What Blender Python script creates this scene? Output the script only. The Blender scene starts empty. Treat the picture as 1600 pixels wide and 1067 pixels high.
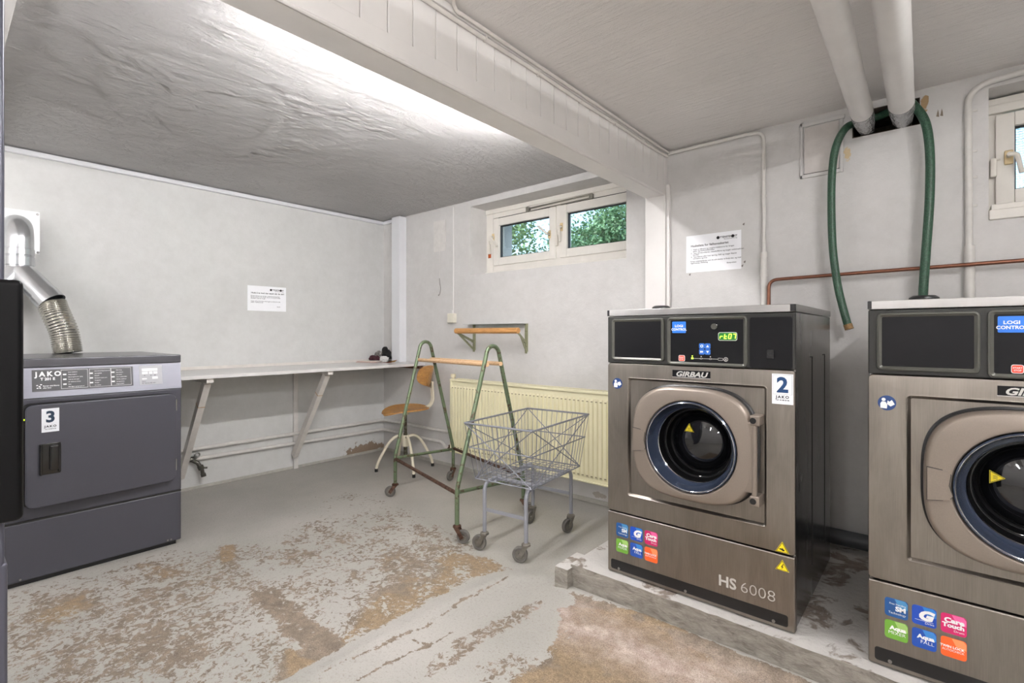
import bpy, bmesh, math, random
import numpy as np
from mathutils import Vector, Matrix

random.seed(7)
PI = math.pi
S = bpy.context.scene

# ------------------------------------------------------------------ camera
CAM_H = 1.12
FPX = 778.5
cd = bpy.data.cameras.new('camera')
cam = bpy.data.objects.new('camera', cd)
S.collection.objects.link(cam)
cam.location = (0, 0, CAM_H)
cam.rotation_euler = (PI / 2, 0, math.radians(40.55))
cd.sensor_width = 36.0
cd.lens = 36.0 * FPX / 1600.0
cd.shift_y = -(533.5 - 521.8) / 1600.0
cd.clip_start = 0.02
S.camera = cam

# ------------------------------------------------------------------ world, sun, exposure
S.view_settings.view_transform = 'Standard'
S.view_settings.look = 'None'
S.view_settings.gamma = 1.0
S.view_settings.use_curve_mapping = False
S.view_settings.exposure = 0.50
W = bpy.data.worlds.new('sky')
S.world = W
W.use_nodes = True
wn = W.node_tree.nodes
bg = wn['Background']
sky = wn.new('ShaderNodeTexSky')
sky.sky_type = 'NISHITA'
sky.sun_disc = False
sky.sun_elevation = math.radians(42)
sky.sun_rotation = math.radians(200)
W.node_tree.links.new(sky.outputs[0], bg.inputs[0])
bg.inputs[1].default_value = 0.42
sd = bpy.data.lights.new('sun', 'SUN')
sd.energy = 3.2
sd.angle = math.radians(2)
sun = bpy.data.objects.new('sun', sd)
sun.rotation_euler = (math.radians(48), 0, math.radians(-25))
sun.location = (0, -3, 9)
S.collection.objects.link(sun)

LAMP_POWER = 200.0      # emission of the tube behind the beam
FILL_POWER = 150.0      # emission of the added fill tubes behind the camera
CORNER_FILL_POWER = 125.0     # added fill tube in the dryer corner, for the left ceiling
LAMP3_POWER = 170.0     # the tube in its reflector before the washers

# room numbers (metres)
XA = -4.08      # wall with the shelf
YB = 2.86       # wall with the windows
YT = 3.38       # its outer face
XR, YC = 2.3, -1.9
CEIL = 2.205
BX0, BX1, BZ = -1.345, -1.228, 1.94     # beam


# ------------------------------------------------------------------ materials
MATS = {}


def srgb(r, g, b):
    def f(c):
        c /= 255.0
        return c / 12.92 if c <= 0.04045 else ((c + 0.055) / 1.055) ** 2.4
    return (f(r), f(g), f(b), 1.0)


class N:
    def __init__(self, name):
        m = bpy.data.materials.new(name)
        m.use_nodes = True
        self.m = m
        self.t = m.node_tree
        self.b = self.t.nodes['Principled BSDF']

    def n(self, typ, **kw):
        x = self.t.nodes.new(typ)
        for k, v in kw.items():
            if k.startswith('i_'):
                key = k[2:]
                key = int(key) if key.isdigit() else key.replace('_', ' ')
                x.inputs[key].default_value = v
            else:
                setattr(x, k, v)
        return x

    def l(self, a, b):
        self.t.links.new(a, b)

    def coord(self, scale=(1, 1, 1), rot=(0, 0, 0)):
        g = self.n('ShaderNodeNewGeometry')
        mp = self.n('ShaderNodeMapping')
        mp.inputs['Scale'].default_value = scale
        mp.inputs['Rotation'].default_value = rot
        self.l(g.outputs['Position'], mp.inputs['Vector'])
        return mp.outputs[0]

    def noise(self, vec, scale, detail=4, rough=0.55, dist=0.0):
        x = self.n('ShaderNodeTexNoise')
        x.inputs['Scale'].default_value = scale
        x.inputs['Detail'].default_value = detail
        x.inputs['Roughness'].default_value = rough
        x.inputs['Distortion'].default_value = dist
        self.l(vec, x.inputs['Vector'])
        return x.outputs[0]

    def ramp(self, fac, stops):
        r = self.n('ShaderNodeValToRGB')
        e = r.color_ramp.elements
        while len(e) < len(stops):
            e.new(0.5)
        for i, (p, c) in enumerate(stops):
            e[i].position = p
            e[i].color = c if len(c) == 4 else (*c, 1)
        self.l(fac, r.inputs[0])
        return r.outputs[0]

    def mix(self, fac, a, b):
        x = self.n('ShaderNodeMix', data_type='RGBA')
        for s, v in ((x.inputs[0], fac), (x.inputs[6], a), (x.inputs[7], b)):
            if isinstance(v, (float, int)):
                s.default_value = v
            elif isinstance(v, tuple):
                s.default_value = v
            else:
                self.l(v, s)
        return x.outputs[2]

    def math(self, op, a, b=0.0, clamp=False):
        x = self.n('ShaderNodeMath', operation=op, use_clamp=clamp)
        for i, v in enumerate((a, b)):
            if isinstance(v, (float, int)):
                x.inputs[i].default_value = v
            else:
                self.l(v, x.inputs[i])
        return x.outputs[0]

    def bump(self, h, strength=0.3, dist=0.01, prev=None):
        x = self.n('ShaderNodeBump')
        x.inputs['Strength'].default_value = strength
        x.inputs['Distance'].default_value = dist
        self.l(h, x.inputs['Height'])
        if prev is not None:
            self.l(prev, x.inputs['Normal'])
        self.l(x.outputs[0], self.b.inputs['Normal'])
        return x.outputs[0]

    def col(self, c):
        if isinstance(c, tuple):
            self.b.inputs['Base Color'].default_value = c
        else:
            self.l(c, self.b.inputs['Base Color'])

    def set(self, rough=None, metal=None, coat=None, spec=None, trans=None, ior=None):
        b = self.b.inputs
        if rough is not None:
            b['Roughness'].default_value = rough
        if metal is not None:
            b['Metallic'].default_value = metal
        if coat is not None:
            b['Coat Weight'].default_value = coat
            b['Coat Roughness'].default_value = 0.05
        if spec is not None:
            b['Specular IOR Level'].default_value = spec
        if trans is not None:
            b['Transmission Weight'].default_value = trans
        if ior is not None:
            b['IOR'].default_value = ior


def plain(name, rgb, rough=0.5, metal=0.0, var=0.06, scale=20, bump=0.0, bscale=120, coat=None, stretch=(1, 1, 1), spec=None):
    """a surface of one colour with faint procedural variation"""
    if name in MATS:
        return MATS[name]
    k = N(name)
    c = srgb(*rgb)
    v = k.coord(stretch)
    n = k.noise(v, scale, 4, 0.6)
    a = tuple(min(1, x * (1 + var)) for x in c[:3]) + (1,)
    d = tuple(x * (1 - var) for x in c[:3]) + (1,)
    k.col(k.ramp(n, [(0.3, d), (0.7, a)]))
    k.set(rough=rough, metal=metal, coat=coat, spec=spec)
    if bump:
        k.bump(k.noise(k.coord(stretch), bscale, 3, 0.6), bump, 0.004)
    MATS[name] = k.m
    return k.m


def emit(name, rgb, power):
    if name in MATS:
        return MATS[name]
    k = N(name)
    c = srgb(*rgb)
    k.b.inputs['Base Color'].default_value = c
    k.b.inputs['Emission Color'].default_value = c
    k.b.inputs['Emission Strength'].default_value = power
    MATS[name] = k.m
    return k.m


def worn(name, rgb, under, amount=0.5, scale=30, rough=0.5, metal=0.0, stretch=(1, 1, 1), soft=0.03, bump=0.15):
    """paint chipped away over another colour"""
    if name in MATS:
        return MATS[name]
    k = N(name)
    n = k.noise(k.coord(stretch), scale, 8, 0.65)
    m = k.ramp(n, [(amount - soft, (0, 0, 0)), (amount + soft, (1, 1, 1))])
    n2 = k.noise(k.coord(), scale * 0.3, 3)
    base = k.mix(n2, tuple(x * 0.92 for x in srgb(*rgb)[:3]) + (1,), srgb(*rgb))
    k.col(k.mix(m, base, srgb(*under)))
    k.set(rough=rough, metal=metal)
    if bump:
        k.bump(m, -bump, 0.002)
    MATS[name] = k.m
    return k.m


def plaster(name, rgb, dirt, bump=0.4, bscale=14, fine=0.25, mottle=0.10, dirt_at=0.68, spots=()):
    if name in MATS:
        return MATS[name]
    k = N(name)
    c = srgb(*rgb)
    big = k.noise(k.coord(), 1.6, 5, 0.6)
    lo = tuple(x * (1 - mottle) for x in c[:3]) + (1,)
    base = k.ramp(big, [(0.32, lo), (0.62, c)])
    sp = k.noise(k.coord(), 55, 4, 0.8)
    dm = k.ramp(sp, [(dirt_at, (0, 0, 0)), (dirt_at + 0.04, (1, 1, 1))])
    sel = k.ramp(k.noise(k.coord(), 2.7, 3, 0.5), [(0.5, (0, 0, 0)), (0.7, (0.8, 0.8, 0.8))])
    dmm = k.n('ShaderNodeMath', operation='MULTIPLY')
    k.l(dm, dmm.inputs[0])
    k.l(sel, dmm.inputs[1])
    mid = k.ramp(k.noise(k.coord(), 13, 7, 0.72), [(0.3, (0.925, 0.925, 0.92)), (0.65, (1, 1, 1))])
    m2 = k.n('ShaderNodeMix', data_type='RGBA', blend_type='MULTIPLY')
    m2.inputs[0].default_value = 1.0
    k.l(base, m2.inputs[6])
    k.l(mid, m2.inputs[7])
    pit = k.ramp(k.noise(k.coord(), 150, 2, 0.5), [(0.76, (0, 0, 0)), (0.79, (0.5, 0.5, 0.5))])
    base = k.mix(pit, m2.outputs[2], srgb(*dirt))
    colr = k.mix(dmm.outputs[0], base, srgb(*dirt))
    h0 = None
    g = k.n('ShaderNodeNewGeometry')
    for (px, py, pz, sx, sy, sz, cc) in spots:      # places where the paint has come off
        mp = k.n('ShaderNodeMapping')
        mp.inputs['Location'].default_value = (-px / sx, -py / sy, -pz / sz)
        mp.inputs['Scale'].default_value = (1 / sx, 1 / sy, 1 / sz)
        k.l(g.outputs['Position'], mp.inputs[0])
        ln = k.n('ShaderNodeVectorMath', operation='LENGTH')
        k.l(mp.outputs[0], ln.inputs[0])
        nn = k.noise(k.coord(), 22, 6, 0.65)
        s = k.math('ADD', ln.outputs['Value'], k.math('MULTIPLY', k.math('SUBTRACT', nn, 0.5), 2.4))
        m = k.ramp(s, [(0.78, (1, 1, 1)), (0.86, (0, 0, 0))])
        cvar = k.mix(k.noise(k.coord(), 60, 5, 0.7), tuple(x * 0.75 for x in srgb(*cc)[:3]) + (1,), srgb(*cc))
        colr = k.mix(m, colr, cvar)
        h0 = m
    k.col(colr)
    k.set(rough=0.62, spec=0.35)
    b1 = k.bump(k.noise(k.coord(), bscale, 6, 0.6, 0.4), bump, 0.02)
    b2 = k.bump(k.noise(k.coord(), 130, 3, 0.6), fine, 0.004, b1)
    if h0 is not None:
        k.bump(h0, -0.6, 0.008, b2)
    MATS[name] = k.m
    return k.m


def brushed(name, rgb, rough=0.3, axis='x', var=0.16, metal=1.0, streaks=0.5):
    """brushed steel, grain along one axis, finger marks and streaks"""
    if name in MATS:
        return MATS[name]
    k = N(name)
    st = {'x': (3, 60, 260), 'z': (260, 60, 3), 'y': (60, 3, 260)}[axis]
    grain = k.noise(k.coord(st), 3, 4, 0.6)
    c = srgb(*rgb)
    a = tuple(min(1, x * (1 + var)) for x in c[:3]) + (1,)
    d = tuple(x * (1 - var) for x in c[:3]) + (1,)
    base = k.ramp(grain, [(0.3, d), (0.7, a)])
    smear = k.noise(k.coord((7, 7, 1.6)), 2.2, 5, 0.65, 0.6)
    cl = k.ramp(smear, [(0.35, (0.75, 0.75, 0.75)), (0.7, (1.05, 1.05, 1.05))])
    mm = k.n('ShaderNodeMix', data_type='RGBA', blend_type='MULTIPLY')
    mm.inputs[0].default_value = streaks
    k.l(base, mm.inputs[6])
    k.l(cl, mm.inputs[7])
    k.col(mm.outputs[2])
    k.set(metal=metal)
    r = k.n('ShaderNodeMapRange')
    r.inputs['To Min'].default_value = rough * 0.8
    r.inputs['To Max'].default_value = rough * 1.5
    k.l(smear, r.inputs['Value'])
    k.l(r.outputs[0], k.b.inputs['Roughness'])
    k.bump(grain, 0.05, 0.001)
    MATS[name] = k.m
    return k.m


def wood(name, rgb, dark, axis='x', rough=0.4, scale=9):
    if name in MATS:
        return MATS[name]
    k = N(name)
    st = {'x': (1.5, 14, 14), 'y': (14, 1.5, 14), 'z': (14, 14, 1.5)}[axis]
    n = k.noise(k.coord(st), scale, 5, 0.65, 0.8)
    k.col(k.ramp(n, [(0.3, srgb(*dark)), (0.65, srgb(*rgb))]))
    k.set(rough=rough)
    k.bump(n, 0.1, 0.001)
    MATS[name] = k.m
    return k.m


def glass(name, tint=(1, 1, 1, 1), rough=0.0, bump=0.0):
    if name in MATS:
        return MATS[name]
    k = N(name)
    k.col(tint)
    k.set(rough=rough, trans=1.0, ior=1.45)
    if bump:
        g = k.n('ShaderNodeNewGeometry')
        v = k.n('ShaderNodeTexVoronoi')
        v.inputs['Scale'].default_value = 95
        v.inputs['Randomness'].default_value = 0.15
        k.l(g.outputs['Position'], v.inputs['Vector'])
        k.bump(v.outputs['Distance'], bump, 0.004)
    MATS[name] = k.m
    return k.m


def clear_pane(name):
    """thin window pane: mostly lets light through, a little mirror"""
    if name in MATS:
        return MATS[name]
    k = N(name)
    t = k.t
    t.nodes.remove(k.b)
    tr = k.n('ShaderNodeBsdfTransparent')
    tr.inputs[0].default_value = (0.93, 0.96, 0.95, 1)
    gl = k.n('ShaderNodeBsdfGlossy')
    gl.inputs['Roughness'].default_value = 0.02
    fr = k.n('ShaderNodeFresnel')
    fr.inputs[0].default_value = 1.45
    mx = k.n('ShaderNodeMixShader')
    k.l(fr.outputs[0], mx.inputs[0])
    k.l(tr.outputs[0], mx.inputs[1])
    k.l(gl.outputs[0], mx.inputs[2])
    k.l(mx.outputs[0], t.nodes['Material Output'].inputs[0])
    MATS[name] = k.m
    return k.m


# ------------------------------------------------------------------ mesh builder
class B:
    """collects shapes in world coordinates; build() links them as one mesh object"""

    def __init__(self, xf=None):
        self.v, self.f, self.mi = [], [], []
        self.xf = xf
        self.cur = 0
        self.bev = []

    def mat(self, i):
        self.cur = i
        return self

    def add(self, bm):
        off = len(self.v)
        bm.verts.index_update()
        for v in bm.verts:
            p = v.co
            self.v.append(self.xf @ p if self.xf is not None else p.copy())
        for f in bm.faces:
            self.f.append([off + q.index for q in f.verts])
            self.mi.append(self.cur)
        bm.free()
        return self

    def raw(self, vs, fs):
        off = len(self.v)
        for p in vs:
            p = Vector(p)
            self.v.append(self.xf @ p if self.xf is not None else p)
        for f in fs:
            self.f.append([off + q for q in f])
            self.mi.append(self.cur)
        return self

    def box(self, x0, y0, z0, x1, y1, z1, bevel=0.0, seg=2, m=None):
        bm = bmesh.new()
        bmesh.ops.create_cube(bm, size=1)
        for v in bm.verts:
            v.co = Vector(((x0 + x1) / 2 + v.co.x * (x1 - x0), (y0 + y1) / 2 + v.co.y * (y1 - y0), (z0 + z1) / 2 + v.co.z * (z1 - z0)))
        if m is not None:
            bm.transform(m)
        bmesh.ops.recalc_face_normals(bm, faces=bm.faces)
        if bevel:
            bmesh.ops.bevel(bm, geom=list(bm.edges), offset=bevel, segments=seg, profile=0.5, affect='EDGES')
        return self.add(bm)

    def bar(self, p0, p1, w, h, up=(0, 0, 1), bevel=0.0):
        """a straight bar of width w and height h from p0 to p1"""
        p0, p1 = Vector(p0), Vector(p1)
        d = (p1 - p0)
        L = d.length
        d.normalize()
        u = Vector(up)
        s = d.cross(u).normalized()
        u = s.cross(d).normalized()
        m = Matrix(((d.x, s.x, u.x, p0.x), (d.y, s.y, u.y, p0.y), (d.z, s.z, u.z, p0.z), (0, 0, 0, 1)))
        return self.box(0, -w / 2, -h / 2, L, w / 2, h / 2, bevel, 2, m)

    def cyl(self, p0, p1, r, r2=None, n=20, cap=True):
        p0, p1 = Vector(p0), Vector(p1)
        return self.tube([p0, p1], r, n, r_end=r2, cap=cap, smooth=False)

    def tube(self, pts, r, n=12, closed=False, r_end=None, cap=True, smooth=False, radii=None):
        pts = [Vector(p) for p in pts]
        m = len(pts)
        tang = []
        for i in range(m):
            if closed:
                t = pts[(i + 1) % m] - pts[i - 1]
            else:
                t = pts[min(i + 1, m - 1)] - pts[max(i - 1, 0)]
            tang.append(t.normalized())
        ref = Vector((0, 0, 1)) if abs(tang[0].z) < 0.9 else Vector((1, 0, 0))
        u = tang[0].cross(ref).normalized()
        vs, fs = [], []
        for i in range(m):
            t = tang[i]
            u = (u - t * u.dot(t)).normalized()
            w = t.cross(u)
            rr = radii[i] if radii else (r if r_end is None else r + (r_end - r) * i / (m - 1))
            for j in range(n):
                a = 2 * PI * j / n
                vs.append(pts[i] + u * (rr * math.cos(a)) + w * (rr * math.sin(a)))
        k = m if closed else m - 1
        for i in range(k):
            for j in range(n):
                a, b = i * n + j, i * n + (j + 1) % n
                c, d = ((i + 1) % m) * n + (j + 1) % n, ((i + 1) % m) * n + j
                fs.append((a, b, c, d))
        if cap and not closed:
            fs.append(tuple(reversed(range(n))))
            fs.append(tuple(range((m - 1) * n, m * n)))
        return self.raw(vs, fs)

    def sphere(self, c, r, sx=1, sy=1, sz=1, u=20, v=12):
        bm = bmesh.new()
        bmesh.ops.create_uvsphere(bm, u_segments=u, v_segments=v, radius=r)
        for q in bm.verts:
            q.co = Vector((c[0] + q.co.x * sx, c[1] + q.co.y * sy, c[2] + q.co.z * sz))
        return self.add(bm)

    def lathe(self, prof, origin, axis=(0, 0, 1), n=48, squircle=None):
        """prof: list of (radius, height along axis)"""
        o, ax = Vector(origin), Vector(axis).normalized()
        ref = Vector((0, 0, 1)) if abs(ax.z) < 0.9 else Vector((1, 0, 0))
        u = ref.cross(ax).normalized()
        w = ax.cross(u)
        vs, fs = [], []
        for (r, h) in prof:
            for j in range(n):
                a = 2 * PI * j / n
                vs.append(o + ax * h + u * (r * math.cos(a)) + w * (r * math.sin(a)))
        for i in range(len(prof) - 1):
            for j in range(n):
                fs.append((i * n + j, i * n + (j + 1) % n, (i + 1) * n + (j + 1) % n, (i + 1) * n + j))
        if prof[0][0] > 1e-5:
            pass
        return self.raw(vs, fs)

    def prism(self, poly, o, xd, yd, depth, cap=True):
        """flat outline in the plane (xd, yd) at o, thickened along xd x yd"""
        o, xd, yd = Vector(o), Vector(xd), Vector(yd)
        nz = xd.cross(yd).normalized()
        n = len(poly)
        vs = [o + xd * x + yd * y for x, y in poly] + [o + xd * x + yd * y + nz * depth for x, y in poly]
        fs = [(i, (i + 1) % n, n + (i + 1) % n, n + i) for i in range(n)]
        if cap:
            fs += [tuple(reversed(range(n))), tuple(range(n, 2 * n))]
        return self.raw(vs, fs)

    def text(self, s, size, o, xd, yd, align='LEFT', bold=0.0, shear=0.0, lift=0.0004, xscale=1.0, spacing=1.0):
        """lettering lying on a surface: o is the baseline start, xd reading direction, yd up"""
        cu = bpy.data.curves.new('t', 'FONT')
        cu.body = s
        cu.size = size
        cu.align_x = align
        cu.offset = bold * size
        cu.shear = shear
        cu.space_character = spacing
        cu.resolution_u = 3
        ob = bpy.data.objects.new('t', cu)
        me = ob.to_mesh()
        bm = bmesh.new()
        bm.from_mesh(me)
        ob.to_mesh_clear()
        bpy.data.objects.remove(ob)
        bpy.data.curves.remove(cu)
        xd, yd = Vector(xd).normalized(), Vector(yd).normalized()
        nz = xd.cross(yd)
        o = Vector(o) + nz * lift
        vs = [o + xd * (v.co.x * xscale) + yd * v.co.y for v in bm.verts]
        bm.verts.index_update()
        fs = [[q.index for q in f.verts] for f in bm.faces]
        bm.free()
        return self.raw(vs, fs)

    def build(self, name, mats, parent=None, smooth=True, angle=35, **tags):
        if not isinstance(mats, (list, tuple)):
            mats = [mats]
        if parent is not None:
            org = Vector(root_of(parent).location)
        else:
            a = np.array([tuple(p) for p in self.v])
            org = Vector(((a[:, 0].min() + a[:, 0].max()) / 2, (a[:, 1].min() + a[:, 1].max()) / 2, a[:, 2].min()))
        me = bpy.data.meshes.new(name)
        me.from_pydata([tuple(p - org) for p in self.v], [], self.f)
        for m in mats:
            me.materials.append(m)
        if len(mats) > 1:
            me.polygons.foreach_set('material_index', self.mi)
        if smooth:
            me.polygons.foreach_set('use_smooth', [True] * len(me.polygons))
            me.set_sharp_from_angle(angle=math.radians(angle))
        me.update()
        o = bpy.data.objects.new(name, me)
        if smooth:
            wm = o.modifiers.new('weighted_normals', 'WEIGHTED_NORMAL')
            wm.keep_sharp = True
        S.collection.objects.link(o)
        if parent is None:
            o.location = org
        else:
            o.parent = parent
        for k, v in tags.items():
            o[k] = v
        return o


def root_of(o):
    while o.parent is not None:
        o = o.parent
    return o


def thing(name, loc, label, category, group=None):
    o = bpy.data.objects.new(name, None)
    o.empty_display_size = 0.05
    S.collection.objects.link(o)
    o.location = loc
    o['label'] = label
    o['category'] = category
    if group:
        o['group'] = group
    return o


def rrect(w, h, r, seg=6, cx=0.0, cy=0.0):
    """rounded rectangle outline, counter-clockwise"""
    out = []
    for k, (sx, sy) in enumerate(((1, 1), (-1, 1), (-1, -1), (1, -1))):
        for i in range(seg + 1):
            a = PI / 2 * k + PI / 2 * i / seg
            out.append((cx + sx * (w / 2 - r) + r * math.cos(a), cy + sy * (h / 2 - r) + r * math.sin(a)))
    return out


def arc(c, r, a0, a1, n, e1, e2):
    c, e1, e2 = Vector(c), Vector(e1), Vector(e2)
    return [c + e1 * (r * math.cos(a0 + (a1 - a0) * i / n)) + e2 * (r * math.sin(a0 + (a1 - a0) * i / n)) for i in range(n + 1)]


def fillet(pts, r, n=6):
    """round the corners of a polyline"""
    pts = [Vector(p) for p in pts]
    out = [pts[0]]
    for i in range(1, len(pts) - 1):
        a, b, c = pts[i - 1], pts[i], pts[i + 1]
        d1, d2 = (a - b), (c - b)
        rr = min(r, d1.length * 0.49, d2.length * 0.49)
        p1, p2 = b + d1.normalized() * rr, b + d2.normalized() * rr
        for k in range(n + 1):
            t = k / n
            out.append(p1 * (1 - t) ** 2 + b * (2 * t * (1 - t)) + p2 * t ** 2)
    out.append(pts[-1])
    return out


def spline(pts, n=10):
    pts = [Vector(p) for p in pts]
    P = [pts[0]] + pts + [pts[-1]]
    out = []
    for i in range(1, len(P) - 2):
        p0, p1, p2, p3 = P[i - 1], P[i], P[i + 1], P[i + 2]
        for k in range(n):
            t = k / n
            out.append(0.5 * ((2 * p1) + (p2 - p0) * t + (2 * p0 - 5 * p1 + 4 * p2 - p3) * t * t + (3 * p1 - p0 - 3 * p2 + p3) * t ** 3))
    out.append(pts[-1])
    return out


# ------------------------------------------------------------------ shared materials
M_wallA = plaster('smooth_white_plaster', (211, 211, 209), (150, 140, 125), bump=0.12, bscale=6, fine=0.16, mottle=0.07, dirt_at=0.75,
                  spots=((XA, 2.66, 0.02, 0.3, 0.24, 0.09, (150, 132, 114)),))
M_wallB = plaster('white_painted_wall', (214, 212, 210), (110, 100, 90), bump=0.30, bscale=7, fine=0.2, mottle=0.08, dirt_at=0.70,
                  spots=((-0.33, YB, 1.98, 0.018, 0.2, 0.035, (226, 204, 164)), (-1.7, YB, 0.06, 0.06, 0.3, 0.02, (190, 182, 172)), (-0.045, YB, 2.14, 0.016, 0.2, 0.04, (196, 166, 126)),))
M_white = plain('white_trim_paint', (232, 229, 226), 0.42, var=0.04, scale=4, bump=0.08, bscale=60)
M_cream = plain('cream_window_paint', (230, 226, 218), 0.4, var=0.05, scale=8, bump=0.05)


def ceiling_mat(name, rgb, lines):
    k = N(name)
    big = k.noise(k.coord(), 1.3, 4, 0.6)
    c = srgb(*rgb)
    k.col(k.ramp(big, [(0.3, tuple(x * 0.9 for x in c[:3]) + (1,)), (0.65, c)]))
    k.set(rough=0.6, spec=0.4)
    if lines:       # trowelled plaster over board marks
        a = k.noise(k.coord((9, 1.1, 1), (0, 0, 0.35)), 2.6, 8, 0.68, 1.3)
        b = k.noise(k.coord((1, 1, 1)), 11, 7, 0.68, 1.6)
        s = k.math('ADD', k.math('MULTIPLY', a, 1.0), k.math('MULTIPLY', b, 0.75))
        k.set(rough=0.42, spec=0.5)
        b1 = k.bump(s, 1.0, 0.09)
        k.bump(k.noise(k.coord(), 42, 5, 0.75, 0.8), 0.5, 0.010, b1)
    else:
        a = k.noise(k.coord((1.2, 13, 1)), 3, 6, 0.6, 0.5)
        b1 = k.bump(a, 0.45, 0.02)
        k.bump(k.noise(k.coord(), 90, 4, 0.75), 0.6, 0.006, b1)
    return k.m


M_ceilL = ceiling_mat('rough_trowelled_ceiling_paint', (244, 241, 239), True)
M_ceilR = ceiling_mat('ceiling_paint', (238, 234, 231), False)

# floor: grey paint worn through to concrete --------------------------------


def floor_material():
    k = N('worn_grey_floor_paint')
    at = k.n('ShaderNodeAttribute', attribute_name='wear')
    och = k.n('ShaderNodeAttribute', attribute_name='ochre')
    fine = k.noise(k.coord((1, 1, 1)), 42, 9, 0.74, 0.7)
    fine2 = k.noise(k.coord((1, 1, 1)), 8, 7, 0.62, 0.9)
    s = k.math('ADD', k.math('MULTIPLY', k.math('SUBTRACT', fine, 0.5), 2.5), k.math('MULTIPLY', k.math('SUBTRACT', fine2, 0.5), 1.3))
    s = k.math('ADD', s, at.outputs['Fac'])
    m = k.ramp(s, [(0.49, (0, 0, 0)), (0.535, (1, 1, 1))])
    paint = k.ramp(k.noise(k.coord(), 1.5, 4, 0.6), [(0.3, srgb(152, 150, 143)), (0.7, srgb(175, 171, 165))])
    dust = k.ramp(k.noise(k.coord(), 90, 5, 0.75), [(0.55, (1, 1, 1)), (0.68, (0.62, 0.58, 0.53))])
    mm = k.n('ShaderNodeMix', data_type='RGBA', blend_type='MULTIPLY')
    mm.inputs[0].default_value = 0.8
    k.l(paint, mm.inputs[6])
    k.l(dust, mm.inputs[7])
    grey = k.ramp(k.noise(k.coord(), 24, 6, 0.7), [(0.3, srgb(104, 92, 80)), (0.7, srgb(150, 136, 120))])
    tan = k.ramp(k.noise(k.coord(), 40, 6, 0.75), [(0.3, srgb(116, 99, 78)), (0.7, srgb(162, 142, 115))])
    grit = k.ramp(k.noise(k.coord(), 210, 3, 0.7), [(0.36, (0.62, 0.6, 0.57)), (0.52, (1, 1, 1)), (0.68, (1.18, 1.17, 1.15))])
    blot = k.ramp(k.noise(k.coord(), 9, 7, 0.68), [(0.32, (0.78, 0.77, 0.76)), (0.6, (1.05, 1.05, 1.05))])
    om = k.math('ADD', och.outputs['Fac'], k.math('MULTIPLY', k.math('SUBTRACT', k.noise(k.coord(), 7, 5, 0.6), 0.5), 1.8))
    omr = k.ramp(om, [(0.42, (0, 0, 0)), (0.62, (1, 1, 1))])
    bare = k.mix(omr, grey, tan)
    pink = k.n('ShaderNodeAttribute', attribute_name='pale')
    pc = k.ramp(k.noise(k.coord(), 15, 7, 0.7), [(0.35, srgb(150, 130, 120)), (0.65, srgb(198, 184, 174))])
    bare = k.mix(k.math('MULTIPLY', pink.outputs['Fac'], k.ramp(k.noise(k.coord(), 9, 6, 0.65), [(0.3, (0.35, 0.35, 0.35)), (0.6, (1, 1, 1))])), bare, pc)
    for tex in (grit, blot):
        q = k.n('ShaderNodeMix', data_type='RGBA', blend_type='MULTIPLY')
        q.inputs[0].default_value = 1.0
        k.l(bare, q.inputs[6])
        k.l(tex, q.inputs[7])
        bare = q.outputs[2]
    pg = k.ramp(k.noise(k.coord(), 170, 3, 0.6), [(0.30, (0.86, 0.85, 0.84)), (0.5, (1, 1, 1))])
    q = k.n('ShaderNodeMix', data_type='RGBA', blend_type='MULTIPLY')
    q.inputs[0].default_value = 1.0
    k.l(mm.outputs[2], q.inputs[6])
    k.l(pg, q.inputs[7])
    k.col(k.mix(m, q.outputs[2], bare))
    r = k.n('ShaderNodeMapRange')
    r.inputs['To Min'].default_value = 0.42
    r.inputs['To Max'].default_value = 0.8
    k.l(m, r.inputs['Value'])
    k.l(r.outputs[0], k.b.inputs['Roughness'])
    b1 = k.bump(m, -0.35, 0.004)
    k.bump(k.noise(k.coord(), 45, 6, 0.7), 0.3, 0.006, b1)
    return k.m


def concrete_material():
    """the plinth: white paint left on top, raw trowelled concrete on the face"""
    k = N('plinth_concrete')
    g = k.n('ShaderNodeNewGeometry')
    sep = k.n('ShaderNodeSeparateXYZ')
    k.l(g.outputs['Normal'], sep.inputs[0])
    up = k.ramp(sep.outputs[2], [(0.45, (0, 0, 0)), (0.75, (1, 1, 1))])
    raw = k.ramp(k.noise(k.coord((1, 1, 2.4)), 13, 8, 0.7, 0.6), [(0.28, srgb(112, 106, 96)), (0.5, srgb(160, 154, 144)), (0.72, srgb(184, 178, 168))])
    pn = k.noise(k.coord(), 7, 8, 0.62, 0.5)
    pm = k.ramp(pn, [(0.55, (0, 0, 0)), (0.6, (1, 1, 1))])
    worn_c = k.ramp(k.noise(k.coord(), 20, 6, 0.7), [(0.3, srgb(120, 108, 98)), (0.7, srgb(160, 148, 136))])
    top = k.mix(pm, srgb(208, 204, 199), worn_c)
    k.col(k.mix(up, raw, top))
    k.set(rough=0.75)
    b = k.bump(k.noise(k.coord((1, 1, 2.5)), 26, 8, 0.72, 0.6), 0.9, 0.02)
    k.bump(pm, -0.3, 0.004, b)
    return k.m


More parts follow.
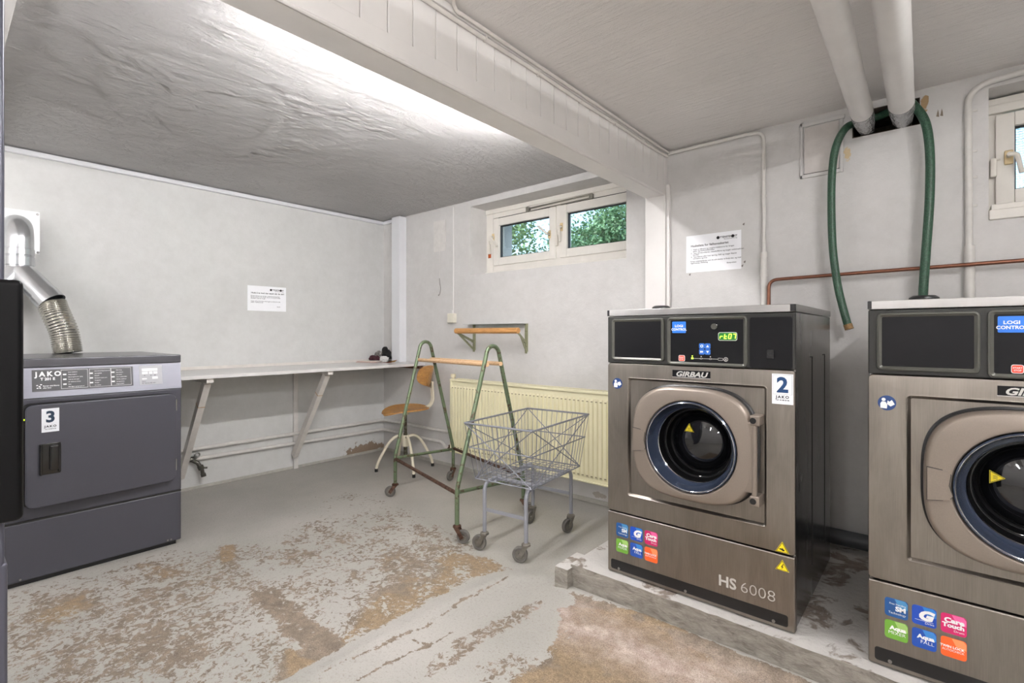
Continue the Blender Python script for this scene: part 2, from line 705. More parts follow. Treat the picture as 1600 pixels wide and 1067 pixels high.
def value_noise(X, Y, scale, seed, octaves=5, rough=0.6):
    out = np.zeros_like(X)
    amp, tot = 1.0, 0.0
    rng = np.random.RandomState(seed)
    for o in range(octaves):
        s = scale * 2 ** o
        tbl = rng.rand(256, 256)
        x, y = X * s + 57.3, Y * s + 91.7
        xi, yi = np.floor(x).astype(int), np.floor(y).astype(int)
        fx, fy = x - xi, y - yi
        fx, fy = fx * fx * (3 - 2 * fx), fy * fy * (3 - 2 * fy)
        a = tbl[xi % 256, yi % 256] * (1 - fx) + tbl[(xi + 1) % 256, yi % 256] * fx
        b = tbl[xi % 256, (yi + 1) % 256] * (1 - fx) + tbl[(xi + 1) % 256, (yi + 1) % 256] * fx
        out += amp * (a * (1 - fy) + b * fy)
        tot += amp
        amp *= rough
    return out / tot


def seg_dist(X, Y, a, b):
    ax, ay = a
    bx, by = b
    dx, dy = bx - ax, by - ay
    t = np.clip(((X - ax) * dx + (Y - ay) * dy) / (dx * dx + dy * dy), 0, 1)
    return np.hypot(X - ax - t * dx, Y - ay - t * dy)


def poly_in(X, Y, poly):
    """signed distance to a polygon, positive inside"""
    ins = np.zeros_like(X, dtype=bool)
    d = np.full_like(X, 1e9)
    n = len(poly)
    for i in range(n):
        (x0, y0), (x1, y1) = poly[i], poly[(i + 1) % n]
        d = np.minimum(d, seg_dist(X, Y, (x0, y0), (x1, y1)))
        with np.errstate(divide='ignore', invalid='ignore'):
            c = ((y0 > Y) != (y1 > Y)) & (X < (x1 - x0) * (Y - y0) / (y1 - y0 + 1e-12) + x0)
        ins ^= c
    return np.where(ins, d, -d)


def fl(x, y):
    """floor point seen at pixel (x, y) of the photograph, for laying out the stains"""
    a = math.radians(40.55)
    r = (x - 800) / FPX
    d = (CAM_H) / ((y - 521.8) / FPX)
    return (d * (-math.sin(a) + math.cos(a) * r), d * (math.cos(a) + math.sin(a) * r))


def make_floor():
    st = 0.0125
    xs = np.arange(XA - 0.02, XR + 0.02, st)
    ys = np.arange(-0.45, YB + 0.03, st)
    X, Y = np.meshgrid(xs, ys, indexing='ij')
    wx = X + 0.09 * (value_noise(X, Y, 3.5, 1) - 0.5)
    wy = Y + 0.09 * (value_noise(X, Y, 3.5, 2) - 0.5)
    w = np.full_like(X, -0.22)
    och = np.full_like(X, 0.12)

    def area(poly, level, soft=0.12, o=None):
        nonlocal w, och
        s = poly_in(wx, wy, [fl(*p) for p in poly])
        t = np.clip(s / soft + 0.5, 0, 1)
        w = w * (1 - t) + (w * 0 + level) * t
        if o is not None:
            och = och * (1 - t) + o * t

    # broad zones of speckle
    area([(-60, 1500), (-60, 930), (285, 850), (420, 835), (560, 870), (560, 1030), (330, 1300)], 0.40, 0.3)
    area([(560, 760), (760, 850), (740, 900), (600, 1010), (480, 990), (420, 860), (470, 800)], 0.43, 0.2)
    area([(30, 940), (180, 900), (300, 880), (380, 960), (300, 1040), (120, 1067), (10, 1100)], 0.50, 0.2)
    area([(120, 1000), (260, 970), (300, 1010), (180, 1060)], 0.62, 0.12)
    area([(480, 775), (620, 775), (650, 800), (560, 815), (470, 800)], 0.26, 0.3)
    area([(60, 955), (140, 925), (150, 945), (70, 985)], 0.8, 0.08, 0.7)
    area([(225, 880), (290, 880), (300, 900), (240, 910)], 0.6, 0.08, 0.6)
    area([(345, 850), (365, 848), (370, 872), (350, 878)], 0.75, 0.03, 0.9)
    area([(600, 855), (700, 860), (740, 880), (690, 905), (610, 900)], 0.58, 0.15, 0.3)
    area([(700, 862), (760, 866), (815, 893), (740, 905), (690, 938), (660, 930), (690, 890)], 0.70, 0.07, 0.8)
    area([(628, 905), (680, 900), (700, 925), (640, 960), (600, 975), (560, 990), (545, 1010), (520, 1010), (560, 960)], 0.66, 0.07, 0.68)
    area([(440, 1020), (520, 1035), (500, 1067), (430, 1067)], 0.85, 0.06, 0.8)
    # big bare patch before the plinth and the pinkish concrete next to it
    area([(868, 950), (905, 940), (1000, 955), (1130, 1010), (1300, 1120), (1300, 1500), (700, 1500), (770, 1075), (850, 1020), (865, 985)], 1.0, 0.05, 0.72)
    area([(893, 925), (1260, 1064), (1500, 1180), (1500, 1300), (1180, 1068), (1000, 962), (905, 945)], 1.1, 0.04, 0.05)
    area([(735, 1040), (800, 1010), (850, 1025), (780, 1067), (740, 1090)], 0.45, 0.08, 0.4)
    # patches on the raised strip
    area([(700, 1000), (760, 975), (840, 930), (855, 940), (770, 1000), (700, 1050), (670, 1067), (665, 1040)], 0.56, 0.04, 0.1)
    # trench filled with smoother screed
    tr = [(305, 868), (345, 890), (400, 925), (460, 975), (525, 1030)]
    d = np.full_like(X, 9.0)
    for a, b in zip(tr[:-1], tr[1:]):
        d = np.minimum(d, seg_dist(wx, wy, fl(*a), fl(*b)))
    wdt = 0.05
    t = np.clip((wdt - d) / 0.03 + 0.5, 0, 1)
    fade = np.clip((wx + 2.78) / 0.6, 0, 1)
    t *= fade
    w = w * (1 - t) + (0.52 + 0.40 * np.clip((wx + 2.5) / 0.8, 0, 1)) * t
    och = och * (1 - t) + 0.05 * t
    # raised strip across the floor, painted, with thin cracks
    ridge = [(330, 1150), (480, 1062), (610, 990), (705, 940), (780, 905), (865, 900)]
    dr = np.full_like(X, 9.0)
    for a, b in zip(ridge[:-1], ridge[1:]):
        dr = np.minimum(dr, seg_dist(X, Y, fl(*a), fl(*b)))
    h = 0.008 * np.exp(-(dr / 0.055) ** 2)
    t = np.clip((0.055 - dr) / 0.03 + 0.5, 0, 1)
    w = w * (1 - t) + (-0.05) * t
    for off in ([(500, 1058), (590, 1012), (690, 962), (770, 920), (800, 905)], [(560, 1067), (640, 1020), (700, 990)], [(640, 1000), (668, 1008)]):
        dc = np.full_like(X, 9.0)
        for a, b in zip(off[:-1], off[1:]):
            dc = np.minimum(dc, seg_dist(wx, wy, fl(*a), fl(*b)))
        w = np.maximum(w, 0.75 * np.clip((0.009 - dc) / 0.009 + 0.5, 0, 1) - 0.05)
    # rough mortar fillet at the foot of the plinth
    df = seg_dist(X, Y, (-1.24, 1.82), (2.4, 1.82))
    h += 0.02 * np.exp(-(df / 0.035) ** 2) * (value_noise(X, Y, 7, 5) * 0.8 + 0.3) * (Y < 1.86)
    h += 0.0025 * (value_noise(X, Y, 2.5, 8) - 0.5)
    w += 0.25 * (value_noise(X, Y, 5, 11) - 0.5)
    pale = np.clip(1.15 - np.abs(1.80 - wy - 0.16) / 0.17, 0, 1) * (wx > -1.26) * (Y < 1.85)
    nx, ny = len(xs), len(ys)
    co = np.stack([X.ravel(), Y.ravel(), h.ravel()], 1)
    i, j = np.meshgrid(np.arange(nx - 1), np.arange(ny - 1), indexing='ij')
    q = (i * ny + j).ravel()
    faces = np.stack([q, q + ny, q + ny + 1, q + 1], 1)
    me = bpy.data.meshes.new('floor')
    # the unseen rest of the floor behind the camera is one large quad
    nv = len(co)
    extra = np.array([[XA - 0.02, YC, 0], [XR + 0.02, YC, 0], [XR + 0.02, -0.45, 0], [XA - 0.02, -0.45, 0]])
    me.from_pydata(np.vstack([co, extra]).tolist(), [], faces.tolist() + [[nv, nv + 1, nv + 2, nv + 3]])
    for nm, arr, ex in (('wear', w, 0.4), ('ochre', och, 0.3), ('pale', pale, 0.0)):
        a = me.attributes.new(nm, 'FLOAT', 'POINT')
        a.data.foreach_set('value', np.concatenate([arr.ravel(), [ex] * 4]).astype(np.float32))
    me.polygons.foreach_set('use_smooth', [True] * len(me.polygons))
    me.materials.append(floor_material())
    me.update()
    o = bpy.data.objects.new('floor', me)
    S.collection.objects.link(o)
    o['kind'] = 'structure'


make_floor()
ST = dict(kind='structure')
WX0, WX1, WZ0, WZ1 = -2.892, -1.497, 1.60, 2.155       # left window opening
VX0, VX1, VZ0, VZ1 = 0.159, 1.45, 1.603, 2.14         # right window opening
HX0, HX1, HZ0, HZ1 = -0.312, -0.062, 2.052, 2.172     # pipe hole

# wall B, built round its openings
b = B()
xs = [XA - 0.3, WX0, WX1, HX0, HX1, VX0, VX1, XR + 0.3]


def wallcol(x0, x1, holes):
    z = -0.1
    for (a, c, dep) in holes:
        b.box(x0, YB, z, x1, YT, a)
        if dep:
            b.box(x0, YB + dep, a, x1, YT, c)
        z = c
    b.box(x0, YB, z, x1, YT, 2.75)


wallcol(xs[0], xs[1], [])
wallcol(xs[1], xs[2], [(WZ0, WZ1, 0)])
wallcol(xs[2], xs[3], [])
wallcol(xs[3], xs[4], [(HZ0, HZ1, 0.3)])
wallcol(xs[4], xs[5], [])
wallcol(xs[5], xs[6], [(VZ0, VZ1, 0)])
wallcol(xs[6], xs[7], [])
b.build('wall_back', M_wallB, smooth=False, **ST)
B().box(XA - 0.3, YC - 0.3, -0.1, XA, YB, 2.75).build('wall_left', M_wallA, smooth=False, **ST)
B().box(XR, YC - 0.3, -0.1, XR + 0.3, YB, 2.75).build('wall_right', M_wallB, smooth=False, **ST)
B().box(XA, YC - 0.3, -0.1, XR, YC, 2.75).build('wall_rear', M_wallB, smooth=False, **ST)
def make_rough_ceiling():
    x0, x1, y0, y1 = XA - 0.01, BX0 + 0.03, 0.1, YB + 0.01
    st = 0.0125
    xs_, ys_ = np.arange(x0, x1 + st, st), np.arange(y0, y1 + st, st)
    X, Y = np.meshgrid(xs_, ys_, indexing='ij')
    c, s_ = math.cos(0.5), math.sin(0.5)
    U, V = X * c + Y * s_, -X * s_ + Y * c
    wob = 0.25 * (value_noise(X, Y, 2.0, 31) - 0.5)
    h = 0.010 * (value_noise(U * 0.6 + wob, V * 3.2 + wob, 1.5, 32, 6, 0.62) - 0.5)
    h += 0.010 * (value_noise(U * 0.8 + wob, V + wob, 5.0, 33, 5, 0.66) - 0.5)
    rid = np.abs(value_noise(U + 2 * wob, V * 2.2 + wob, 2.6, 36, 5, 0.6) - 0.5)
    h -= 0.005 * np.clip(0.05 - rid, 0, 0.05) / 0.05
    near = np.clip((2.6 - Y) / 1.2, 0.35, 1.0)
    h *= near
    z = CEIL + h
    nx, ny = len(xs_), len(ys_)
    co = np.stack([X.ravel(), Y.ravel(), z.ravel()], 1)
    i, j = np.meshgrid(np.arange(nx - 1), np.arange(ny - 1), indexing='ij')
    q = (i * ny + j).ravel()
    fc = np.stack([q, q + 1, q + ny + 1, q + ny], 1)
    me = bpy.data.meshes.new('ceiling')
    me.from_pydata(co.tolist(), [], fc.tolist())
    me.polygons.foreach_set('use_smooth', [True] * len(me.polygons))
    me.materials.append(M_ceilL)
    me.update()
    o = bpy.data.objects.new('ceiling', me)
    S.collection.objects.link(o)
    o['kind'] = 'structure'


make_rough_ceiling()
B().box(XA, YC, CEIL + 0.008, (BX0 + BX1) / 2, YB, CEIL + 0.3).build('ceiling', M_ceilL, smooth=False, **ST)
B().box((BX0 + BX1) / 2, YC, CEIL, XR, YB, CEIL + 0.3).build('ceiling', M_ceilR, smooth=False, **ST)
# beam-like drop over the left edge of the view
B().box(XA, YC, 2.13, -1.7, 0.172, CEIL + 0.01, 0.004).build('trim_1', M_white, **ST)

# beam across the room, clad with boards on its right face
b = B()
b.box(BX0, YC, BZ, BX1 - 0.012, 2.825, CEIL - 0.001, 0.003)
b.box(BX1 - 0.014, YC, BZ + 0.004, BX1 + 0.004, 2.825, 2.003, 0.003)
b.tube([(BX1 - 0.004, YC, BZ + 0.004), (BX1 - 0.004, 2.825, BZ + 0.004)], 0.006, 10)
y = YC
while y < 2.85:
    y1 = min(y + 0.0925, 2.858)
    b.box(BX1 - 0.014, y + 0.0012, 2.0, BX1, y1 - 0.0012, CEIL - 0.001, 0.003)
    y += 0.0925
b.box(BX1 - 0.002, YC, 2.178, BX1 + 0.012, 2.858, CEIL - 0.001, 0.004)
b.build('trim_2', M_white, **ST)
# pilaster below the beam on wall B
b = B()
b.box(-1.352, 2.822, 0, -1.224, YB, CEIL, 0.004)
b.box(-1.224, 2.832, 0, -1.204, YB, 2.003, 0.004)
b.box(-1.229, 2.817, 0, -1.222, 2.826, BZ, 0.002)
b.build('trim_3', M_white, **ST)

# slender boxed column above the shelf
M_cool = plain('cool_white_plastic', (222, 223, 226), 0.35, var=0.03, scale=3)
b = B()
b.box(-3.846, 2.781, 0.8625, -3.729, YB, 2.196, 0.003)
b.box(-3.858, 2.80, 0.8625, -3.846, YB, 2.09, 0.002)
b.build('trim_4', M_cool, **ST)
# painted strip on wall A under the shelf
b = B()
b.box(XA, 1.963, 0, XA + 0.022, 2.0, 0.838, 0.003)
b.build('trim_5', plain('painted_strip', (214, 211, 207), 0.5, bump=0.1), **ST)

# cable duct along the top of wall A
t = B()
t.box(XA, 0.16, 2.168, XA + 0.034, YB, 2.199, 0.007, 3)
t.box(XA + 0.034, YB - 0.034, 2.168, -3.86, YB, 2.199, 0.007, 3)
o = t.build('cable_duct', M_cool)
o['label'] = 'white plastic cable duct running along the top of the left wall'
o['category'] = 'cable duct'

# low skirting lip of floor paint on the walls
b = B()
b.box(XA, 0.16, 0, XA + 0.006, YB, 0.022, 0.002)
b.build('baseboard_left', plain('floor_paint_lip', (176, 173, 165), 0.6, var=0.1, scale=30, bump=0.3), **ST)
b = B()
b.box(XA, YB - 0.006, 0, -1.23, YB, 0.03, 0.002)
b.build('baseboard_back', MATS['floor_paint_lip'], **ST)

# ------------------------------------------------------------------ windows
M_gasket = plain('black_window_gasket', (32, 34, 38), 0.5)
M_handle = plain('white_window_handle', (225, 220, 210), 0.3)
M_yellowed = plain('yellowed_plastic', (226, 204, 158), 0.45)
M_dull = plain('dull_zinc', (150, 148, 140), 0.4, 0.8)
FY = 3.05       # inner face of the left window frame


def frame_rect(bb, x0, z0, x1, z1, t, y0, y1, bev=0.003):
    bb.box(x0, y0, z0, x0 + t, y1, z1, bev)
    bb.box(x1 - t, y0, z0, x1, y1, z1, bev)
    bb.box(x0 + t, y0, z0, x1 - t, y1, z0 + t, bev)
    bb.box(x0 + t, y0, z1 - t, x1 - t, y1, z1, bev)


win = thing('window_1', (-2.1, FY, WZ0), '', '')
del win['label'], win['category']
win['kind'] = 'structure'
b = B()
frame_rect(b, WX0, WZ0 + 0.02, WX1 + 0.07, WZ1, 0.075, FY, FY + 0.09)
b.box(-2.175, FY - 0.002, WZ0 + 0.09, -2.13, FY + 0.088, WZ1 - 0.06, 0.003)
b.box(WX0, FY - 0.012, 2.118, WX1, FY + 0.004, WZ1, 0.004)
b.box(WX0, FY - 0.02, WZ0 + 0.004, WX1, FY + 0.09, WZ0 + 0.035, 0.004)
b.build('window_frame', M_cream, win)
for (x0, x1) in ((-2.802, -2.168), (-2.134, -1.499)):
    s = B()
    z0, z1 = 1.685, 2.072
    xr = x1 if x1 < -2 else x1 + 0.05      # the right stile sits behind the reveal
    s.box(x0, FY - 0.014, z0, x0 + 0.062, FY + 0.05, z1, 0.004)
    s.box(xr - 0.062 if x1 < -2 else x1 - 0.006, FY - 0.014, z0, x1, FY + 0.05, z1, 0.002)
    xe_ = x1 - (0.062 if x1 < -2 else 0.006)
    s.box(x0 + 0.062, FY - 0.014, z0, xe_, FY + 0.05, z0 + 0.062, 0.004)
    s.box(x0 + 0.062, FY - 0.014, z1 - 0.062, xe_, FY + 0.05, z1, 0.004)
    x1 = xr
    so = s.build('sash', M_cream, win)
    g = B()
    x1 = min(x1, -1.441)
    frame_rect(g, x0 + 0.058, z0 + 0.058, x1 - 0.058, z1 - 0.058, 0.010, FY + 0.006, FY + 0.03, 0.001)
    g.box(x0 + 0.05, FY - 0.004, z1 - 0.002, x1 - 0.06, FY + 0.002, z1 + 0.006)
    g.build('gasket', M_gasket, so)
    B().box(x0 + 0.06, FY + 0.016, z0 + 0.06, x1 - 0.06, FY + 0.020, z1 - 0.06).build('pane', clear_pane('clear_glass'), so)
# handles: rosette and lever
for (x, z, ang) in ((-2.80, 1.92, -0.9), (-2.225, 1.87, 2.45), (-2.115, 1.91, -1.5)):
    h = B()
    h.mat(0)
    h.cyl((x, FY - 0.014, z), (x, FY - 0.020, z), 0.014, n=14)
    h.box(x - 0.013, FY - 0.020, z - 0.03, x + 0.013, FY - 0.014, z + 0.03, 0.004)
    h.mat(1)
    h.cyl((x, FY - 0.02, z), (x, FY - 0.05, z), 0.008, n=12)
    h.tube(fillet([(x, FY - 0.046, z), (x + 0.03 * math.cos(ang), FY - 0.05, z + 0.03 * math.sin(ang)), (x + 0.11 * math.cos(ang), FY - 0.047, z + 0.11 * math.sin(ang))], 0.01), 0.0085, 10)
    h.build('window_handle', [M_yellowed, M_handle], win)
for (x, z) in ((-2.846, 1.84), (-2.158, 1.83)):
    h = B()
    h.box(x - 0.011, FY - 0.028, z - 0.055, x + 0.011, FY - 0.004, z + 0.03, 0.005)
    h.tube([(x, FY - 0.02, z + 0.03), (x, FY - 0.022, z + 0.055)], 0.006, 8)
    h.build('window_catch', M_handle, win)
h = B()
h.tube([(-2.43, FY - 0.022, 2.096), (-1.86, FY - 0.022, 2.105)], 0.005, 10)
h.tube([(-2.43, FY - 0.016, 2.075), (-1.86, FY - 0.016, 2.083)], 0.003, 8)
for x in (-2.43, -1.86):
    h.box(x - 0.014, FY - 0.03, 2.07, x + 0.014, FY, 2.11, 0.004)
h.build('stay_rod', M_dull, win)
B().box(-2.872, FY - 0.001, 1.755, -2.84, FY + 0.002, 1.795, 0.0005).build('rust_patch', plain('orange_brown_flake', (176, 84, 30), 0.7, var=0.3, scale=80), win)

FY2 = YB + 0.12
win = thing('window_2', (0.8, FY2, VZ0), '', '')
del win['label'], win['category']
win['kind'] = 'structure'
b = B()
frame_rect(b, VX0, VZ0 + 0.02, VX1, VZ1 - 0.01, 0.05, FY2, FY2 + 0.09)
b.box(VX0, FY2 - 0.02, 2.062, VX1, FY2 + 0.004, 2.10, 0.006)
b.box(VX0, FY2 - 0.008, 2.085, VX1, FY2 + 0.004, VZ1 - 0.01, 0.004)
b.box(VX0 - 0.0, YB - 0.012, VZ0 - 0.012, VX1, FY2 + 0.05, VZ0 + 0.03, 0.006)
b.box(VX0 + 0.008, YB + 0.01, VZ0 + 0.03, VX1, FY2 + 0.05, VZ0 + 0.055, 0.004)
b.build('window_frame', M_cream, win)
s = B()
frame_rect(s, 0.186, 1.672, 0.86, 2.055, 0.058, FY2 - 0.018, FY2 + 0.05, 0.004)
s.box(0.86, FY2 - 0.004, 1.66, 0.90, FY2 + 0.05, 2.06)
so = s.build('sash', M_cream, win)
g = B()
frame_rect(g, 0.24, 1.726, 0.806, 2.001, 0.009, FY2 + 0.002, FY2 + 0.03, 0.001)
g.build('gasket', M_gasket, so)
B().box(0.243, FY2 + 0.014, 1.729, 0.803, FY2 + 0.020, 1.998).build('pane', glass('patterned_glass', (0.9, 0.97, 0.98, 1), 0.12, 0.9), so)
h = B()
x, z = 0.226, 1.865
h.box(x - 0.014, FY2 - 0.026, z - 0.03, x + 0.014, FY2 - 0.018, z + 0.03, 0.005)
h.mat(1)
h.cyl((x, FY2 - 0.02, z + 0.005), (x, FY2 - 0.058, z + 0.005), 0.009, n=12)
h.tube(fillet([(x, FY2 - 0.055, z + 0.005), (x + 0.022, FY2 - 0.058, z), (x + 0.036, FY2 - 0.054, z - 0.08)], 0.02), 0.009, 10)
h.build('window_handle', [M_yellowed, M_handle], win)
h = B()
h.box(0.168, FY2 - 0.032, 1.79, 0.190, FY2 - 0.012, 1.87, 0.006)
h.tube([(0.168, FY2 - 0.024, 1.862), (0.2, FY2 - 0.028, 1.862)], 0.004, 8)
h.build('window_catch', M_handle, win)

# ------------------------------------------------------------------ outside: garden behind the windows
M_leaf = plain('green_leaves', (134, 168, 112), 0.55, var=0.35, scale=3)
M_leaf2 = plain('blue_green_leaves', (116, 154, 112), 0.55, var=0.35, scale=3)
M_bark = plain('bark', (92, 76, 58), 0.8, bump=0.5, bscale=30)
B().box(-14, YT + 0.02, 1.3, 8, 16, 1.5).build('ground', plain('garden_soil', (120, 116, 84), 0.9, var=0.3, bump=0.5), smooth=False, **ST)


def tree(x, y, z0, h, r, n, mat, label, seed):
    rnd = random.Random(seed)
    t = thing('tree', (x, y, z0), label, 'tree', None)
    tr = B()
    tr.tube([(x, y, z0), (x + 0.05, y, z0 + h * 0.5), (x, y + 0.05, z0 + h)], 0.09, 10, r_end=0.02)
    for i in range(9):
        a = rnd.random() * 2 * PI
        zz = z0 + h * (0.15 + 0.08 * i)
        tr.tube([(x, y, zz), (x + r * 0.75 * math.cos(a), y + r * 0.75 * math.sin(a), zz + 0.5)], 0.035, 6, r_end=0.006)
    tr.build('trunk', M_bark, t)
    vs, fs = [], []
    cl = [(rnd.gauss(0, 0.5), rnd.gauss(0, 0.5), rnd.random() ** 1.2) for _ in range(60)]
    for i in range(n):
        cx, cy, cz = rnd.choice(cl)
        p = Vector((x + cx * r * 0.8 + rnd.gauss(0, 0.22), y + cy * r * 0.8 + rnd.gauss(0, 0.22), z0 + 0.2 + cz * h + rnd.gauss(0, 0.18)))
        L = rnd.uniform(0.06, 0.11)
        d = Vector((rnd.gauss(0, 1), rnd.gauss(0, 1), rnd.gauss(-0.3, 0.7))).normalized()
        s = d.cross(Vector((rnd.gauss(0, 1), rnd.gauss(0, 1), rnd.gauss(0, 1)))).normalized() * (L * 0.28)
        k = len(vs)
        vs += [p, p + d * L * 0.45 + s, p + d * L, p + d * L * 0.45 - s]
        fs.append((k, k + 1, k + 2, k + 3))
    B().raw(vs, fs).build('foliage', mat, t, smooth=False)


tree(-6.95, 7.0, 1.5, 2.5, 1.3, 26000, M_leaf, 'green leafy tree seen through the left half of the small window', 3)
tree(-5.9, 10.4, 1.5, 2.35, 1.25, 26000, M_leaf2, 'darker tree seen through the right half of the small window, below the blue sky', 5)
tree(1.6, 8.4, 1.5, 2.6, 1.5, 7000, M_leaf2, 'tree blurred behind the patterned pane at the right edge', 9)

# ------------------------------------------------------------------ lamps (out of view; those beside and behind the viewer are added fill)
M_tube = emit('fluorescent_tube', (253, 251, 252), LAMP_POWER)
M_fill = emit('fill_tube_front', (253, 251, 252), FILL_POWER)
M_tube3 = emit('fluorescent_tube_reflector', (253, 251, 252), LAMP3_POWER)
M_fill_corner = emit('fill_tube_corner', (253, 251, 252), CORNER_FILL_POWER)
M_house = plain('lamp_housing_white', (235, 235, 232), 0.4)


def strip_light(x, y0, y1, z, tube_mat, label, hung=False, flange=0.0):
    t = thing('strip_light', (x, (y0 + y1) / 2, CEIL), label, 'lamp')
    b = B()
    if hung:
        b.box(x - 0.02, y0 - 0.03, z + 0.022, x + 0.02, y1 + 0.03, z + 0.05, 0.004)
        for y in (y0 + 0.2, y1 - 0.2):
            b.cyl((x, y, z + 0.04), (x, y, CEIL), 0.004, n=8)
    else:
        b.box(x - 0.03, y0 - 0.03, z + 0.022, x + 0.03, y1 + 0.03, CEIL - 0.001, 0.004)
    if flange:
        for sx in (-1, 1):
            b.box(x + sx * 0.07 - 0.002, y0 - 0.03, z - 0.004, x + sx * 0.07 + 0.002, y1 + 0.03, z + 0.04)
        b.box(x - 0.07, y0 - 0.03, z + 0.036, x + 0.07, y1 + 0.03, z + 0.04)
        for y in (y0 - 0.03, y1 + 0.03):
            b.box(x - 0.07, y - 0.002, z - 0.004, x + 0.07, y + 0.002, z + 0.04)
    for y in (y0 - 0.012, y1 + 0.012):
        b.box(x - 0.018, y - 0.01, z - 0.02, x + 0.018, y + 0.01, z + 0.03, 0.003)
    b.build('lamp_housing', M_house, t)
    c = B()
    c.cyl((x, y0, z), (x, y1, z), 0.013, n=14)
    c.build('fluorescent_tube', tube_mat, t)
    return t


strip_light(-1.475, 0.65, 1.95, 2.062, M_tube, 'white strip light on the ceiling hidden behind the panelled beam', True)
strip_light(0.78, 0.45, 1.65, 2.125, M_tube3, 'white strip light with reflector on the ceiling before the washers', False, 1)
strip_light(0.75, -1.5, -0.3, 1.72, M_fill, 'added unseen fill light hung on wires above and behind the viewer', True)  # added fill, hung low to lift the ceilings
strip_light(-0.45, -1.5, -0.3, 1.72, M_fill, 'added unseen fill light hung near the beam, behind the viewer', True)  # second added fill tube, same job nearer the beam
strip_light(-2.9, -1.5, -0.4, 1.62, M_fill_corner, 'added unseen fill light hung in the dryer corner left of the viewer', True)  # added to brighten the left ceiling
strip_light(-1.47, -1.4, -0.2, 2.10, M_fill, 'added unseen fill light on the beam side of the ceiling, left behind the viewer')  # added fill for the left wall and its ceiling


# ------------------------------------------------------------------ plinth under the washers
def rough_box(x0, y0, z0, x1, y1, z1, step=0.03, amp=0.007, seed=1, edge=0.012):
    """a concrete slab with uneven faces and chipped top edges"""
    bm = bmesh.new()
    nx, ny, nz = [max(1, int(round(d / step))) for d in (x1 - x0, min(y1 - y0, 0.3), z1 - z0)]
    bmesh.ops.create_cube(bm, size=1)
    for v in bm.verts:
        v.co = Vector(((x0 + x1) / 2 + v.co.x * (x1 - x0), (y0 + y1) / 2 + v.co.y * (y1 - y0), (z0 + z1) / 2 + v.co.z * (z1 - z0)))
    for axis, n, a, c in ((0, nx, x0, x1), (2, nz, z0, z1)):
        for i in range(1, n):
            co = [0, 0, 0]
            no = [0, 0, 0]
            co[axis] = a + (c - a) * i / n
            no[axis] = 1
            bmesh.ops.bisect_plane(bm, geom=bm.verts[:] + bm.edges[:] + bm.faces[:], plane_co=co, plane_no=no)
    for yy in (y0 + 0.02, y0 + 0.05, y0 + 0.1, y0 + 0.2, y0 + 0.35, y0 + 0.5, y0 + 0.7):
        if yy < y1:
            bmesh.ops.bisect_plane(bm, geom=bm.verts[:] + bm.edges[:] + bm.faces[:], plane_co=(0, yy, 0), plane_no=(0, 1, 0))
    rnd = random.Random(seed)
    X = np.array([v.co.x for v in bm.verts])
    Y = np.array([v.co.y + v.co.z * 1.3 for v in bm.verts])
    n1 = value_noise(X, Y, 6, seed) - 0.5
    n2 = value_noise(X, Y, 4, seed + 1) - 0.5
    for i, v in enumerate(bm.verts):
        top = v.co.z > z1 - 1e-4
        front = v.co.y < y0 + 1e-4
        if front:
            v.co.y += n1[i] * amp * 2.4
        if top and front:
            v.co.z -= abs(n2[i]) * edge * 2
            v.co.y += abs(n1[i]) * edge * 1.5
        elif top:
            v.co.z -= abs(n2[i]) * 0.004
    return bm


b = B()
b.add(rough_box(-1.235, 1.843, -0.01, XR, YB, 0.105, seed=4))
b.add(rough_box(-1.292, 1.80, -0.01, -1.225, 1.98, 0.093, step=0.02, amp=0.006, seed=9))
pl = b.build('concrete_plinth', concrete_material(), angle=50)
pl['label'] = 'low raw concrete plinth with worn white paint on top, carrying both washers'
pl['category'] = 'plinth'

# ------------------------------------------------------------------ washers
M_steel = brushed('brushed_steel_front', (148, 141, 133), 0.34, 'z', var=0.12, streaks=0.7)
M_lid = brushed('steel_lid', (176, 174, 172), 0.30, 'x', var=0.05, streaks=0.3)
M_side = brushed('steel_side', (140, 138, 136), 0.22, 'z', var=0.04, streaks=0.35)
M_doorp = plain('door_bronze_paint', (138, 127, 117), 0.38, 0.45, var=0.05, scale=300)
M_fascia = plain('dark_fascia', (48, 48, 46), 0.45, spec=0.3)
M_bezel = plain('fascia_bezel', (78, 78, 72), 0.35, 0.3)
M_blk = plain('matt_black_panel', (13, 13, 16), 0.4, spec=0.22)
M_black = plain('black_plastic', (20, 20, 21), 0.35)
M_seam = plain('dark_seam', (26, 25, 24), 0.6)
M_chrome = plain('chrome', (205, 205, 205), 0.12, 1.0, var=0.02)
M_rim = plain('porthole_rim_blue_black', (58, 68, 88), 0.14, 0.4, coat=0.6)
M_drum = plain('dark_drum', (58, 58, 60), 0.28, 0.8, var=0.1)
M_wtxt = plain('white_print', (238, 238, 238), 0.5)
M_blue = plain('sticker_blue', (36, 118, 222), 0.4)
M_navy = plain('navy_print', (18, 62, 108), 0.45)
M_paper = plain('sticker_white', (236, 238, 242), 0.5, var=0.02)
M_yel = plain('warning_yellow', (246, 222, 30), 0.45)
M_red = plain('button_red', (232, 76, 52), 0.4)
M_btn = plain('button_blue', (44, 104, 190), 0.4)
M_grn = emit('display_green_ground', (16, 92, 24), 0.5)
M_led = emit('display_digits', (196, 255, 70), 1.6)
M_icon = plain('icon_navy', (34, 66, 122), 0.45)
M_screw = plain('screw_head', (150, 148, 145), 0.3, 0.9)
M_silv = plain('silver_lettering', (196, 194, 190), 0.4, 0.2)
